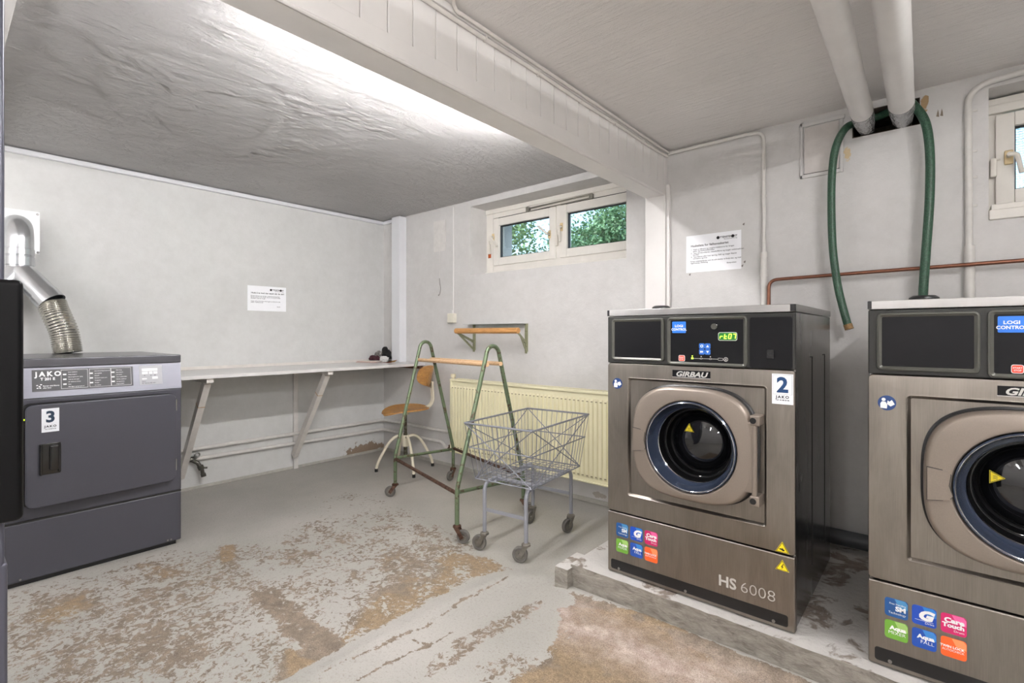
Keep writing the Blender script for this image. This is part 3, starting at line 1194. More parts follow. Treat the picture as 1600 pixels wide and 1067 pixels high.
ICONS = [('sm', (20, 80, 142), (70, 140, 190)), ('g', (14, 70, 176), (40, 124, 200)), ('care', (200, 22, 98), (232, 98, 160)),
         ('mixer', (108, 164, 54), (160, 200, 110)), ('fall', (16, 74, 170), (52, 130, 204)), ('lock', (246, 98, 34), (252, 150, 96))]


def seven_seg(bb, s, x, z, w, h, t, o):
    segs = {'a': (0, h, w, h), 'b': (w, h / 2, w, h), 'c': (w, 0, w, h / 2), 'd': (0, 0, w, 0), 'e': (0, 0, 0, h / 2), 'f': (0, h / 2, 0, h), 'g': (0, h / 2, w, h / 2)}
    ch = {'r': 'eg', 't': 'defg', '0': 'abcdef', '7': 'abc'}
    sl = 0.16
    for i, c in enumerate(s):
        for k in ch[c]:
            x0, z0, x1, z1 = segs[k]
            ox = x + i * w * 1.75
            p0, p1 = (ox + x0 + z0 * sl, z + z0), (ox + x1 + z1 * sl, z + z1)
            if z0 == z1:
                bb.box(p0[0], o - 0.0006, p0[1] - t / 2, p1[0], o - 0.0002, p0[1] + t / 2)
            else:
                bb.prism([(p0[0] - t / 2, p0[1]), (p0[0] + t / 2, p0[1]), (p1[0] + t / 2, p1[1]), (p1[0] - t / 2, p1[1])], (0, o - 0.0002, 0), (1, 0, 0), (0, 0, 1), 0.0004)


def super_ring(a, c, ex, n=96):
    out = []
    for i in range(n):
        t = 2 * PI * i / n
        ct, s_ = math.cos(t), math.sin(t)
        out.append((math.copysign(abs(ct) ** (2 / ex), ct) * a, math.copysign(abs(s_) ** (2 / ex), s_) * c))
    return out


def warn_tri(name, parent, x, y, z, s, rot, mark, xf=None):
    """yellow warning triangle with a black border, on the front face at depth y"""
    bb = B(xf)

    def tri(r):
        return [(x + r * math.cos(rot + 2 * PI * k / 3), z + r * math.sin(rot + 2 * PI * k / 3)) for k in range(3)]
    bb.mat(0).prism(tri(s), (0, y, 0), (1, 0, 0), (0, 0, 1), 0.0006)
    bb.mat(1).prism(tri(s * 0.91), (0, y - 0.0006, 0), (1, 0, 0), (0, 0, 1), 0.0003)
    bb.mat(0).prism(tri(s * 0.78), (0, y - 0.0009, 0), (1, 0, 0), (0, 0, 1), 0.0003)
    bb.mat(1)
    e1 = Vector((math.sin(rot), 0, -math.cos(rot)))
    e2 = Vector((math.cos(rot), 0, math.sin(rot)))
    o = Vector((x, y - 0.0014, z))
    if mark == 'bolt':
        P = [(0.10, 0.45), (-0.16, -0.02), (0.0, 0.0), (-0.10, -0.36), (0.16, 0.1), (0.0, 0.09), (0.2, 0.42)]
        bb.prism([(p[0] * s, p[1] * s) for p in P], o, e1, e2, 0.0003)
    elif mark == 'hand':
        bb.prism([(-0.36 * s, -0.1 * s), (-0.1 * s, -0.14 * s), (0.1 * s, -0.28 * s), (0.3 * s, -0.2 * s), (0.3 * s, -0.05 * s), (0.1 * s, 0.0), (0.12 * s, 0.2 * s), (0.0, 0.06 * s), (-0.36 * s, 0.0)], o, e1, e2, 0.0003)
    else:
        for k in (-0.18, 0.0, 0.18):
            pts = [o + e1 * (k * s + 0.04 * s * math.sin(q * 1.6)) + e2 * ((q / 6 * 0.42 - 0.16) * s) for q in range(7)]
            bb.tube(pts, 0.028 * s, 6)
        bb.bar(o + e1 * (-0.3 * s) - e2 * 0.26 * s, o + e1 * (0.3 * s) - e2 * 0.26 * s, 0.05 * s, 0.0006)
    return bb.build(name, [M_yel, M_black], parent)


def washer(ox, oy, oz, label, numbered, tri_rot, side):
    xf = Matrix.Translation((ox, oy, oz))
    BB = lambda: B(xf)
    W_, D_, H_ = 0.715, 0.715, 1.117
    t = thing('washing_machine', (ox + W_ / 2, oy + D_ / 2, oz), label, 'washing machine', 'washing machines on the plinth')
    # cabinet: side and rear sheets
    b = BB()
    b.box(0.002, 0.012, 0.012, 0.012, D_, 1.089, 0.002)
    b.box(W_ - 0.012, 0.012, 0.012, W_ - 0.002, D_, 1.089, 0.002)
    b.box(0.012, D_ - 0.01, 0.012, W_ - 0.012, D_, 1.089)
    b.box(0.012, 0.012, 0.012, W_ - 0.012, D_ - 0.01, 0.03)
    b.box(0.012, 0.14, 0.03, W_ - 0.012, 0.15, 1.089)
    b.box(0.03, 0.04, 0.0, W_ - 0.03, D_ - 0.03, 0.02)
    body = b.build('cabinet', M_side, t)
    for yy in (0.301, 0.575):
        s = BB()
        s.box(W_ - 0.004, yy - 0.0015, 0.13, W_ - 0.0005, yy + 0.0015, 0.93)
        s.box(W_ - 0.004, yy - 0.045, 0.927, W_ - 0.0005, yy + 0.0015, 0.93)
        s.build('side_seam', M_seam, body)
    # lid
    b = BB()
    b.mat(0).box(0.0, -0.002, 1.0905, W_, D_, H_, 0.002)
    b.mat(1).box(-0.0006, -0.0028, 1.092, 0.010, 0.004, H_ - 0.001, 0.0008)
    b.box(W_ - 0.016, -0.0028, 1.092, W_ + 0.0006, 0.006, H_ - 0.001, 0.0008)
    b.build('lid', [M_lid, M_black], t)
    b = BB()
    b.lathe([(0.0001, 1.143), (0.030, 1.142), (0.039, 1.136), (0.041, 1.128), (0.041, H_ - 0.002)], (0.13, 0.25, 0), n=28)
    b.build('vent_cap', M_black, t)
    # fascia with its three fields
    b = BB()
    b.box(0.001, -0.001, 0.893, W_ - 0.001, 0.02, 1.0885, 0.004, 3)
    fas = b.build('fascia', M_fascia, t)
    b = BB()
    for (x0, x1, z0, z1) in ((0.022, 0.255, 0.905, 1.079), (0.268, 0.564, 0.895, 1.081)):
        w, h = x1 - x0, z1 - z0
        cx, cz = (x0 + x1) / 2, (z0 + z1) / 2
        rings = [(rrect(w, h, 0.014, 5, cx, cz), -0.001), (rrect(w - 0.003, h - 0.003, 0.013, 5, cx, cz), -0.0075),
                 (rrect(w - 0.012, h - 0.012, 0.009, 5, cx, cz), -0.0085), (rrect(w - 0.03, h - 0.028, 0.003, 5, cx, cz), -0.003)]
        vs, fs = [], []
        m = len(rings[0][0])
        for pts, yy in rings:
            vs += [(p[0], yy, p[1]) for p in pts]
        for i in range(len(rings) - 1):
            for j in range(m):
                fs.append((i * m + j, i * m + (j + 1) % m, (i + 1) * m + (j + 1) % m, (i + 1) * m + j))
        b.raw(vs, fs)
    b.build('bezel', M_bezel, fas)
    b = BB()
    for (x0, x1, z0, z1) in ((0.034, 0.243, 0.916, 1.068), (0.28, 0.552, 0.906, 1.07)):
        b.box(x0, -0.004, z0, x1, -0.001, z1)
    b.prism(rrect(0.135, 0.178, 0.008, 5, 0.6385, 0.985), (0, -0.0008, 0), (1, 0, 0), (0, 0, 1), 0.0014)
    b.build('black_panel', M_blk, fas)
    k = BB()
    k.box(0.628, -0.008, 0.93, 0.65, -0.002, 0.96, 0.003)
    k.box(0.632, -0.011, 0.942, 0.646, -0.006, 0.957, 0.002)
    k.build('lock_catch', M_black, fas)
    YF = -0.0045
    k = BB()
    k.mat(0).prism(rrect(0.054, 0.044, 0.003, 3, 0.3155, 1.041), (0, YF, 0), (1, 0, 0), (0, 0, 1), 0.0006)
    k.mat(1).text('LOGI', 0.0125, (0.3155, YF - 0.0006, 1.042), (1, 0, 0), (0, 0, 1), 'CENTER', 0.03, xscale=1.15)
    k.text('CONTROL', 0.0125, (0.3155, YF - 0.0006, 1.0285), (1, 0, 0), (0, 0, 1), 'CENTER', 0.03, xscale=1.0)
    k.build('control_badge', [M_blue, M_wtxt], fas, label='blue badge with white lettering')
    k = BB()
    k.mat(0).cyl((0.449, YF, 1.043), (0.449, YF - 0.006, 1.043), 0.0105, n=20)
    k.mat(1).sphere((0.460, YF - 0.004, 1.048), 0.003)
    k.build('key_switch', [M_bezel, M_chrome], fas)
    k = BB()
    k.mat(2).prism(rrect(0.067, 0.031, 0.007, 5, 0.4965, 1.006), (0, YF, 0), (1, 0, 0), (0, 0, 1), 0.0004)
    k.mat(0).prism(rrect(0.063, 0.027, 0.006, 5, 0.4965, 1.006), (0, YF - 0.0005, 0), (1, 0, 0), (0, 0, 1), 0.0004)
    k.mat(1)
    seven_seg(k, 'rt07', 0.470, 0.9985, 0.0085, 0.016, 0.0028, YF - 0.0012)
    k.build('display', [M_grn, M_led, M_silv], fas, label='lit green display reading rt07')
    for i, (dx, dz) in enumerate(((0, 0), (0.0215, 0), (0, -0.0215), (0.0215, -0.0215))):
        x, z = 0.4035 + dx, 0.9695 + dz
        k = BB()
        k.mat(0).prism(rrect(0.0205, 0.0205, 0.004, 3, x, z), (0, YF, 0), (1, 0, 0), (0, 0, 1), 0.0008)
        k.mat(1)
        o = (0, YF - 0.0009, 0)
        if i == 0:
            k.tube([(x + 0.0042 * math.cos(a), YF - 0.001, z + 0.0042 * math.sin(a)) for a in [2 * PI * q / 16 for q in range(16)]], 0.0012, 6, closed=True)
        elif i == 1:
            k.prism([(x - 0.005, z - 0.004), (x + 0.005, z - 0.004), (x, z + 0.005)], o, (1, 0, 0), (0, 0, 1), 0.0003)
        elif i == 2:
            for e in (-0.006, 0.0):
                k.prism([(x + e, z - 0.0045), (x + e + 0.006, z), (x + e, z + 0.0045)], o, (1, 0, 0), (0, 0, 1), 0.0003)
        else:
            k.prism([(x - 0.005, z + 0.004), (x, z - 0.005), (x + 0.005, z + 0.004)], o, (1, 0, 0), (0, 0, 1), 0.0003)
        k.build('button', [M_btn, M_wtxt], fas)
    k = BB()
    k.mat(1).prism(rrect(0.0245, 0.0235, 0.005, 3, 0.3265, 0.9215), (0, YF, 0), (1, 0, 0), (0, 0, 1), 0.0004)
    k.mat(0).prism(rrect(0.0215, 0.0205, 0.004, 3, 0.3265, 0.9215), (0, YF - 0.0005, 0), (1, 0, 0), (0, 0, 1), 0.0008)
    k.mat(1).text('START', 0.0062, (0.3265, YF - 0.0013, 0.9225), (1, 0, 0), (0, 0, 1), 'CENTER', 0.02)
    k.text('STOP', 0.0062, (0.3265, YF - 0.0013, 0.9155), (1, 0, 0), (0, 0, 1), 'CENTER', 0.02)
    k.build('stop_button', [M_red, M_wtxt], fas, label='red start and stop button')
    k = BB()
    k.mat(0)
    for (x0, x1) in ((0.372, 0.397), (0.405, 0.431), (0.439, 0.462)):
        k.box(x0, YF - 0.0006, 0.9215, x1, YF, 0.9228)
    for x in (0.401, 0.435):
        k.tube([(x + 0.005 * math.cos(a), YF - 0.0006, 0.9222 + 0.0022 * math.sin(a)) for a in [2 * PI * q / 14 for q in range(14)]], 0.0006, 5, closed=True)
        k.box(x - 0.0018, YF - 0.0005, 0.9285, x + 0.0018, YF, 0.932)
    k.tube([(px, YF - 0.0006, pz) for px, pz in rrect(0.018, 0.008, 0.003, 3, 0.4715, 0.922)], 0.0006, 5, closed=True)
    k.tube([(0.4905 + 0.007 * math.cos(a), YF - 0.0006, 0.9222 + 0.007 * math.sin(a)) for a in [2 * PI * q / 18 for q in range(18)]], 0.0010, 5, closed=True)
    k.box(0.488, YF - 0.0006, 0.918, 0.4895, YF, 0.926)
    k.box(0.4915, YF - 0.0006, 0.918, 0.493, YF, 0.926)
    k.mat(1).box(0.3635, YF - 0.0008, 0.9195, 0.3715, YF, 0.9255, 0.0003)
    k.box(0.3655, YF - 0.0005, 0.929, 0.3695, YF, 0.933)
    k.build('progress_lights', [M_silv, M_led], fas)
    # upper front sheet with pressed rectangular field
    X0, X1, Z0, Z1 = 0.098, 0.623, 0.345, 0.83
    rings = [(rrect(W_ - 0.002, 0.626, 0.012, 4, W_ / 2, 0.578), 0.012), (rrect(W_ - 0.002, 0.626, 0.012, 4, W_ / 2, 0.578), 0.002),
             (rrect(W_ - 0.007, 0.621, 0.010, 4, W_ / 2, 0.578), -0.001),
             (rrect(X1 - X0 + 0.012, Z1 - Z0 + 0.012, 0.012, 4, (X0 + X1) / 2, (Z0 + Z1) / 2), -0.001),
             (rrect(X1 - X0 + 0.006, Z1 - Z0 + 0.006, 0.010, 4, (X0 + X1) / 2, (Z0 + Z1) / 2), -0.0025),
             (rrect(X1 - X0 - 0.002, Z1 - Z0 - 0.002, 0.007, 4, (X0 + X1) / 2, (Z0 + Z1) / 2), 0.0005),
             (rrect(X1 - X0 - 0.012, Z1 - Z0 - 0.012, 0.005, 4, (X0 + X1) / 2, (Z0 + Z1) / 2), 0.009)]
    vs, fs = [], []
    m = len(rings[0][0])
    for pts, yy in rings:
        vs += [(p[0], yy, p[1]) for p in pts]
    for i in range(len(rings) - 1):
        for j in range(m):
            fs.append((i * m + j, i * m + (j + 1) % m, (i + 1) * m + (j + 1) % m, (i + 1) * m + j))
    # flat field with round opening, bridged to the last ring
    cx, cz, R = 0.365, 0.592, 0.175
    last = (len(rings) - 1) * m
    nn = 64
    hole = len(vs)
    vs += [(cx + R * math.cos(2 * PI * q / nn), 0.009, cz + R * math.sin(2 * PI * q / nn)) for q in range(nn)]
    bm = bmesh.new()
    outer = [bm.verts.new(vs[last + j]) for j in range(m)]
    inner = [bm.verts.new(vs[hole + j]) for j in range(nn)]
    ed = [bm.edges.new((outer[j], outer[(j + 1) % m])) for j in range(m)] + [bm.edges.new((inner[j], inner[(j + 1) % nn])) for j in range(nn)]
    bmesh.ops.triangle_fill(bm, edges=ed, use_beauty=True, normal=(0, -1, 0))
    bmesh.ops.delete(bm, geom=[f for f in bm.faces if math.hypot(f.calc_center_median().x - cx, f.calc_center_median().z - cz) < R * 0.985], context='FACES')
    b = BB()
    b.raw(vs[:hole], fs)
    b.add(bm)
    front = b.build('front_panel', M_steel, t, angle=50)
    # lower front sheet
    b = BB()
    b.box(0.001, -0.001, 0.004, W_ - 0.001, 0.03, 0.2595, 0.005, 3)
    low = b.build('lower_panel', M_steel, t)
    b = BB()
    b.mat(0).prism(rrect(0.675, 0.040, 0.008, 4, 0.355, 0.038), (0, -0.0005, 0), (1, 0, 0), (0, 0, 1), 0.0016)
    b.mat(1)
    for x in (0.055, 0.34, 0.648):
        b.cyl((x, -0.002, 0.025), (x, -0.0045, 0.025), 0.0052, n=14)
    b.build('kick_strip', [M_black, M_screw], low)
    k = BB()
    k.text('HS', 0.054, (0.462, -0.001, 0.090), (1, 0, 0), (0, 0, 1), bold=0.025)
    k.build('type_lettering', M_silv, low)
    k = BB()
    k.text('6008', 0.054, (0.538, -0.001, 0.090), (1, 0, 0), (0, 0, 1), bold=-0.016, xscale=1.09, spacing=1.0)
    k.build('type_lettering', M_silv, low)
    for i, (nm, c1, c2) in enumerate(ICONS):
        col, row = i % 3, i // 3
        x = 0.070 + col * 0.0645
        z = 0.190 - row * 0.067
        k = BB()
        q = 0.0555
        k.mat(0).prism(rrect(q, q, 0.008, 4, x, z), (0, -0.001, 0), (1, 0, 0), (0, 0, 1), 0.0009)
        k.mat(1).prism([(x - 0.004, z + q / 2 - 0.001), (x + 0.006, z + 0.006), (x + q / 2 - 0.001, z + 0.002), (x + q / 2 - 0.001, z + q / 2 - 0.009), (x + q / 2 - 0.007, z + q / 2 - 0.001)][::-1], (0, -0.0019, 0), (1, 0, 0), (0, 0, 1), 0.0002)
        k.mat(2)
        yy = -0.0021
        R_ = x + q / 2 - 0.005

        def T(s_, size, zz, bold=0.03, xs=1.0, al='RIGHT', xx=None):
            k.text(s_, size, (R_ if xx is None else xx, yy, z + zz), (1, 0, 0), (0, 0, 1), al, bold, xscale=xs)
        if nm == 'sm':
            T('Free Standing', 0.0072, 0.010, 0.0)
            T('SM', 0.019, -0.007, 0.05, 1.05)
            T('Technology', 0.0088, -0.018, 0.0, 1.0)
        elif nm == 'g':
            k.text('G', 0.036, (x + 0.002, yy, z - 0.009), (1, 0, 0), (0, 0, 1), 'CENTER', 0.07, shear=0.25, xscale=1.2)
            k.box(x - 0.021, yy - 0.0004, z - 0.0135, x + 0.021, yy, z - 0.0128)
            T('Drive', 0.0088, -0.021, 0.0, 1.05)
        elif nm == 'care':
            T('Care', 0.0185, 0.004, 0.05, 1.15)
            T('Touch', 0.0165, -0.0095, 0.05, 1.1)
            T('Drum', 0.0085, -0.020, 0.0, 1.1)
        elif nm == 'mixer':
            T('Aqua', 0.0165, 0.001, 0.05, 1.1)
            T('MIXER', 0.0135, -0.0125, -0.004, 1.1)
        elif nm == 'fall':
            T('Aqua', 0.0165, 0.001, 0.05, 1.1)
            T('FALL', 0.0135, -0.0125, -0.004, 1.1)
        else:
            T('TWIN LOCK', 0.0092, -0.001, 0.04, 1.0)
            T('AUTOCHECK', 0.0082, -0.010, 0.0, 0.95)
        k.build('feature_sticker', [plain('sticker_' + nm, c1, 0.35, coat=0.3, var=0.03), plain('sticker_gloss_' + nm, c2, 0.35, coat=0.3, var=0.03), M_wtxt], low)
    warn_tri('warning_sticker', front, 0.675, -0.0015, 0.281, 0.0245, PI / 2, 'hand', xf)
    warn_tri('warning_sticker', low, 0.675, -0.0015, 0.219, 0.0245, PI / 2, 'bolt', xf)
    # badge with the maker's lettering, round manual symbol
    k = BB()
    k.mat(0).box(0.288, -0.003, 0.848, 0.434, -0.0008, 0.875, 0.0008)
    k.mat(1).text('GIRBAU', 0.0265, (0.361, -0.0032, 0.8518), (1, 0, 0), (0, 0, 1), 'CENTER', 0.035, shear=0.28, xscale=1.28)
    k.box(0.2875, -0.0036, 0.8465, 0.4345, -0.0008, 0.8485)
    k.build('maker_badge', [M_blk, M_silv], front)
    k = BB()
    x, z = 0.0475, 0.806
    k.mat(0).cyl((x, -0.001, z), (x, -0.0016, z), 0.0225, n=32)
    k.mat(1).cyl((x - 0.008, -0.0016, z + 0.010), (x - 0.008, -0.0022, z + 0.010), 0.005, n=14)
    k.prism([(x - 0.016, z - 0.016), (x + 0.0, z - 0.017), (x + 0.001, z - 0.006), (x - 0.003, z + 0.003), (x - 0.012, z + 0.004), (x - 0.016, z - 0.002)], (0, -0.0016, 0), (1, 0, 0), (0, 0, 1), 0.0005)
    k.prism([(x + 0.0, z - 0.003), (x + 0.009, z - 0.010), (x + 0.019, z - 0.003), (x + 0.012, z + 0.010), (x + 0.006, z + 0.004), (x + 0.002, z + 0.008)], (0, -0.0016, 0), (1, 0, 0), (0, 0, 1), 0.0005)
    k.build('manual_symbol', [M_icon, M_wtxt], front)
    if numbered:
        k = BB()
        k.mat(0).box(0.643, -0.0018, 0.775, 0.7085, -0.001, 0.8785)
        k.mat(1).text('2', 0.071, (0.6757, -0.0019, 0.817), (1, 0, 0), (0, 0, 1), 'CENTER', 0.035)
        k.mat(2).text('JAKO', 0.0125, (0.6757, -0.0019, 0.7955), (1, 0, 0), (0, 0, 1), 'CENTER', 0.04, xscale=1.1, spacing=1.35)
        k.text('TLF. 32 88 83 86', 0.0062, (0.6757, -0.0019, 0.787), (1, 0, 0), (0, 0, 1), 'CENTER', 0.03)
        for (x0, x1, z0, z1) in ((0.6465, 0.705, 0.8085, 0.809), (0.6465, 0.705, 0.8745, 0.875), (0.6465, 0.647, 0.8085, 0.875), (0.7045, 0.705, 0.8085, 0.875)):
            k.box(x0, -0.0021, z0, x1, -0.0018, z1)
        k.build('number_sticker', [M_paper, M_navy, plain('dark_print', (30, 34, 44), 0.5)], front, label='white sticker with a large blue 2')
    # door: rounded square ring with a porthole
    nn = 96
    cz0 = 0.598
    a_, c_ = 0.232, 0.2145
    inner_c = (0.367 - 0.365, 0.590 - cz0)
    prof = [('o', 1.00, 0.006), ('o', 1.0, -0.022), ('o', 0.992, -0.032), ('o', 0.972, -0.040), ('o', 0.94, -0.044),
            ('i', 0.182, -0.047), ('i', 0.176, -0.045), ('i', 0.172, -0.038), ('i', 0.170, -0.008)]
    vs, fs = [], []
    so = super_ring(a_, c_, 3.1, nn)
    for kind, p, yy in prof:
        for j in range(nn):
            if kind == 'o':
                vs.append((0.365 + so[j][0] * p, yy, cz0 + so[j][1] * p))
            else:
                tt = math.atan2(so[j][1], so[j][0])
                vs.append((0.365 + inner_c[0] + p * math.cos(tt), yy, cz0 + inner_c[1] + p * math.sin(tt)))
    for i in range(len(prof) - 1):
        for j in range(nn):
            fs.append((i * nn + j, i * nn + (j + 1) % nn, (i + 1) * nn + (j + 1) % nn, (i + 1) * nn + j))
    b = BB()
    b.raw(vs, fs)
    door = b.build('door', M_doorp, t)
    b = BB()
    vs, fs = [], []
    for p, yy in ((1.03, 0.0088), (1.028, 0.003), (1.004, 0.000), (1.003, -0.021), (0.99, -0.024)):
        vs += [(0.365 + q[0] * p, yy, cz0 + q[1] * p) for q in so]
    for i in range(4):
        for j in range(nn):
            fs.append((i * nn + j, i * nn + (j + 1) % nn, (i + 1) * nn + (j + 1) % nn, (i + 1) * nn + j))
    b.raw(vs, fs)
    b.build('door_gasket_shade', M_black, door)  # black over the door's edge stands in for the shadow gap around it
    b = BB()
    b.prism([(0.142, 0.545), (0.188, 0.552), (0.196, 0.565), (0.188, 0.592), (0.192, 0.622), (0.184, 0.632), (0.142, 0.637)], (0, -0.0455, 0), (1, 0, 0), (0, 0, 1), 0.003)
    b.build('door_handle', M_doorp, door)
    b = BB()
    b.prism([(0.1405, 0.543), (0.1885, 0.550), (0.198, 0.5645), (0.190, 0.592), (0.194, 0.6225), (0.185, 0.634), (0.1405, 0.639)], (0, -0.0448, 0), (1, 0, 0), (0, 0, 1), 0.0012)
    b.build('handle_gap', M_seam, door)
    # porthole: dark rim, glass dome, bowl and drum behind
    ax = (0, -1, 0)
    co = (0.367, 0, 0.590)
    b = BB()
    b.lathe([(0.1705, 0.030), (0.1705, 0.044), (0.168, 0.0465), (0.164, 0.045), (0.161, 0.038), (0.157, 0.018), (0.150, -0.002), (0.142, -0.010)], co, ax, n=72)
    b.build('porthole_rim', M_rim, door)
    b = BB()
    b.lathe([(0.1665, 0.0462), (0.1650, 0.0474), (0.1635, 0.0458)], co, ax, n=72)
    b.lathe([(0.1435, -0.008), (0.1420, -0.006), (0.1400, -0.0085)], co, ax, n=72)
    b.build('chrome_ring', M_chrome, door)
    b = BB()
    prof = [(0.142, -0.0095), (0.138, -0.014), (0.133, -0.045), (0.127, -0.050), (0.122, -0.085), (0.114, -0.092), (0.110, -0.088), (0.102, -0.079), (0.080, -0.068), (0.050, -0.060), (0.0001, -0.056)]
    b.lathe(prof, co, ax, n=72)
    bowl = B(xf)
    bowl.lathe([(0.1395, -0.0100), (0.1375, -0.0140), (0.1325, -0.0440)], co, ax, n=72)
    bowl.lathe([(0.1265, -0.0500), (0.1215, -0.0840), (0.1145, -0.0905)], co, ax, n=72)
    bowl.build('bowl_black_ring', plain('bowl_matt_black', (10, 10, 11), 0.5, spec=0.12), door)  # matt black rings on the steps of the bowl
    b.build('porthole_glass', plain('dark_bowl_glass', (12, 13, 16), 0.07, var=0.0, spec=0.5, coat=0.5), door)
    b = BB()
    b.lathe([(0.1325, -0.0445), (0.130, -0.0445), (0.1275, -0.0490)], co, ax, n=72)
    b.lathe([(0.1130, -0.0900), (0.111, -0.0870), (0.109, -0.0860)], co, ax, n=72)
    b.build('bowl_ridge', M_drum, door)
    warn_tri('hot_surface_sticker', door, 0.332 if tri_rot > 1 else 0.287, 0.057 if tri_rot > 1 else 0.064, 0.640 if tri_rot > 1 else 0.611, 0.022, tri_rot, 'heat', xf)
    # hinge
    b = BB()
    hx = 0.598
    b.mat(0).tube([(hx, -0.042, 0.445), (hx, -0.042, 0.725)], 0.0085, 16)
    b.box(0.560, -0.043, 0.462, hx, -0.022, 0.708, 0.004)
    for z in (0.438, 0.716):
        b.box(hx - 0.014, -0.052, z - 0.018, hx + 0.018, 0.009, z + 0.018, 0.005, 3)
    b.mat(1)
    for z in (0.438, 0.716):
        b.cyl((hx - 0.003, -0.050, z), (hx - 0.003, -0.0535, z), 0.0105, n=18)
    b.build('hinge', [M_doorp, M_black], t)
    return t


washer(-1.080, 1.895, 0.105, 'stainless front-loading washing machine with number 2 sticker and lit green display', True, PI / 2, 1)
washer(-0.166, 1.890, 0.105, 'stainless front-loading washing machine cut off by the right edge of the photo', False, 0.0, 1)

# waste pipe behind the washers
b = B()
b.tube([(-1.0, 2.79, 0.165), (2.2, 2.79, 0.155)], 0.036, 16)
o = b.build('waste_pipe', plain('grey_waste_pipe', (74, 76, 80), 0.45))
o['label'] = 'dark grey waste pipe running along the wall behind the two washers'
o['category'] = 'pipe'

# ------------------------------------------------------------------ tumble dryer
M_slate = plain('slate_grey_enamel', (70, 70, 78), 0.36, 0.15, var=0.05, scale=400, bump=0.03, bscale=500)
M_console = brushed('console_metal', (128, 128, 136), 0.38, 'y', var=0.04, metal=0.85, streaks=0.1)
M_dlid = plain('dryer_lid', (92, 92, 97), 0.24, 0.4, var=0.03)
XF = -3.082
Y0, Y1 = 0.19, 0.877
dr = thing('tumble_dryer', ((XF - 0.39), (Y0 + Y1) / 2, 0), 'slate grey tumble dryer with number 3 sticker, standing against the left wall', 'tumble dryer')
b = B()
b.box(XF - 0.78, Y0, 0.288, XF, Y1, 0.829, 0.006)
b.box(XF - 0.78, Y0, 0.83, XF - 0.03, Y1, 0.967, 0.003)
cab = b.build('cabinet', M_slate, dr)
b = B()
b.box(XF - 0.76, Y0, 0.022, XF - 0.001, Y1, 0.2815, 0.007, 3)
bp = b.build('base_panel', M_slate, dr)
b = B()
b.mat(0).box(XF - 0.74, Y0 + 0.02, 0.0, XF - 0.02, Y1 - 0.02, 0.03)
b.mat(1)
for y in (0.26, 0.815, 0.83):
    b.cyl((XF - 0.002, y, 0.034), (XF + 0.002, y, 0.034), 0.004, n=10)
b.build('toe_kick', [M_black, M_screw], bp)
b = B()
b.box(XF - 0.02, Y0 + 0.001, 0.2805, XF - 0.0005, Y1 - 0.001, 0.2885)
b.build('seam', M_seam, cab)
b = B()
b.box(XF - 0.02, Y0 + 0.001, 0.8235, XF - 0.004, Y1 - 0.001, 0.8305)
b.build('seam', M_seam, cab)
# console: face leans back
b = B()
vs = [(XF + 0.004, 0.832), (XF - 0.020, 0.967), (XF - 0.06, 0.967), (XF - 0.06, 0.832)]
b.prism([(v[0], v[1]) for v in vs][::-1], (0, Y1, 0), (1, 0, 0), (0, 0, 1), Y1 - Y0)
con = b.build('console', M_console, dr, smooth=False)
b = B()
b.box(XF - 0.785, Y0 - 0.002, 0.968, XF - 0.012, Y1 + 0.002, 1.009, 0.005, 3)
b.build('lid', M_dlid, dr)
lean = Vector((-0.024, 0, 0.135)).normalized()
rd = Vector((0, 1, 0))


def on_console(y, z):
    tt = (z - 0.832) / 0.135
    return Vector((XF + 0.004 - 0.024 * tt, y, z))


def console_plate(bb, y0, y1, z0, z1, thick, off=0.0):
    o_ = on_console(0, z0)
    h = (z1 - z0) / lean.z
    nz = rd.cross(lean)
    bb.prism([(y0, 0), (y1, 0), (y1, h), (y0, h)], o_ + nz * off, rd, lean, thick)


M_lab = plain('dark_label', (62, 62, 64), 0.45)
k = B()
k.mat(0)
console_plate(k, 0.298, 0.668, 0.860, 0.957, 0.0012)
k.mat(1)


def ctext(s_, size, y, z, bold=0.02, al='LEFT', xs=1.0, sp=1.0, off=0.0014):
    nz = rd.cross(lean)
    k.text(s_, size, on_console(y, z) + nz * off, rd, lean, al, bold, xscale=xs, spacing=sp)


ctext('JAKO', 0.030, 0.309, 0.927, 0.04, sp=1.45, xs=0.95)
ctext('T 201 E', 0.0165, 0.326, 0.909, 0.035, xs=0.95)
ctext('Rengør altid filteret', 0.0070, 0.334, 0.881, 0.02)
ctext('efter brug', 0.0070, 0.334, 0.872, 0.02)
for (q, r_) in ((0.312, 0.885), (0.320, 0.880), (0.313, 0.873), (0.322, 0.873), (0.325, 0.888)):
    console_plate(k, q, q + 0.006, r_, r_ + 0.004, 0.0003, 0.0013)
for (ya, yb) in ((0.396, 0.492), (0.498, 0.580), (0.580, 0.660)):
    for zz in (0.866, 0.951):
        console_plate(k, ya, yb, zz, zz + 0.0012, 0.0003, 0.0013)
    console_plate(k, ya, ya + 0.001, 0.866, 0.952, 0.0003, 0.0013)
    console_plate(k, yb - 0.001, yb, 0.866, 0.952, 0.0003, 0.0013)
LN = [['Start maskinen', 'Vælg program', 'Sæt programmet i gang', 'Tryk på start igen', 'når døren er lukket', 'Stop', 'Åbn lågen og tag tøjet ud'],
      ['Normal tørring af bomuld', 'og strygetøj', 'Bomuld', 'Skabstørt ekstra tørt', 'Strygetørt', 'Finvask', 'Lav varme'],
      ['Efter brug', 'Rens filteret', 'Luk døren', 'Tøm vandbeholder', 'Sluk for maskinen', 'Fejl og service', 'Ring til JAKO']]
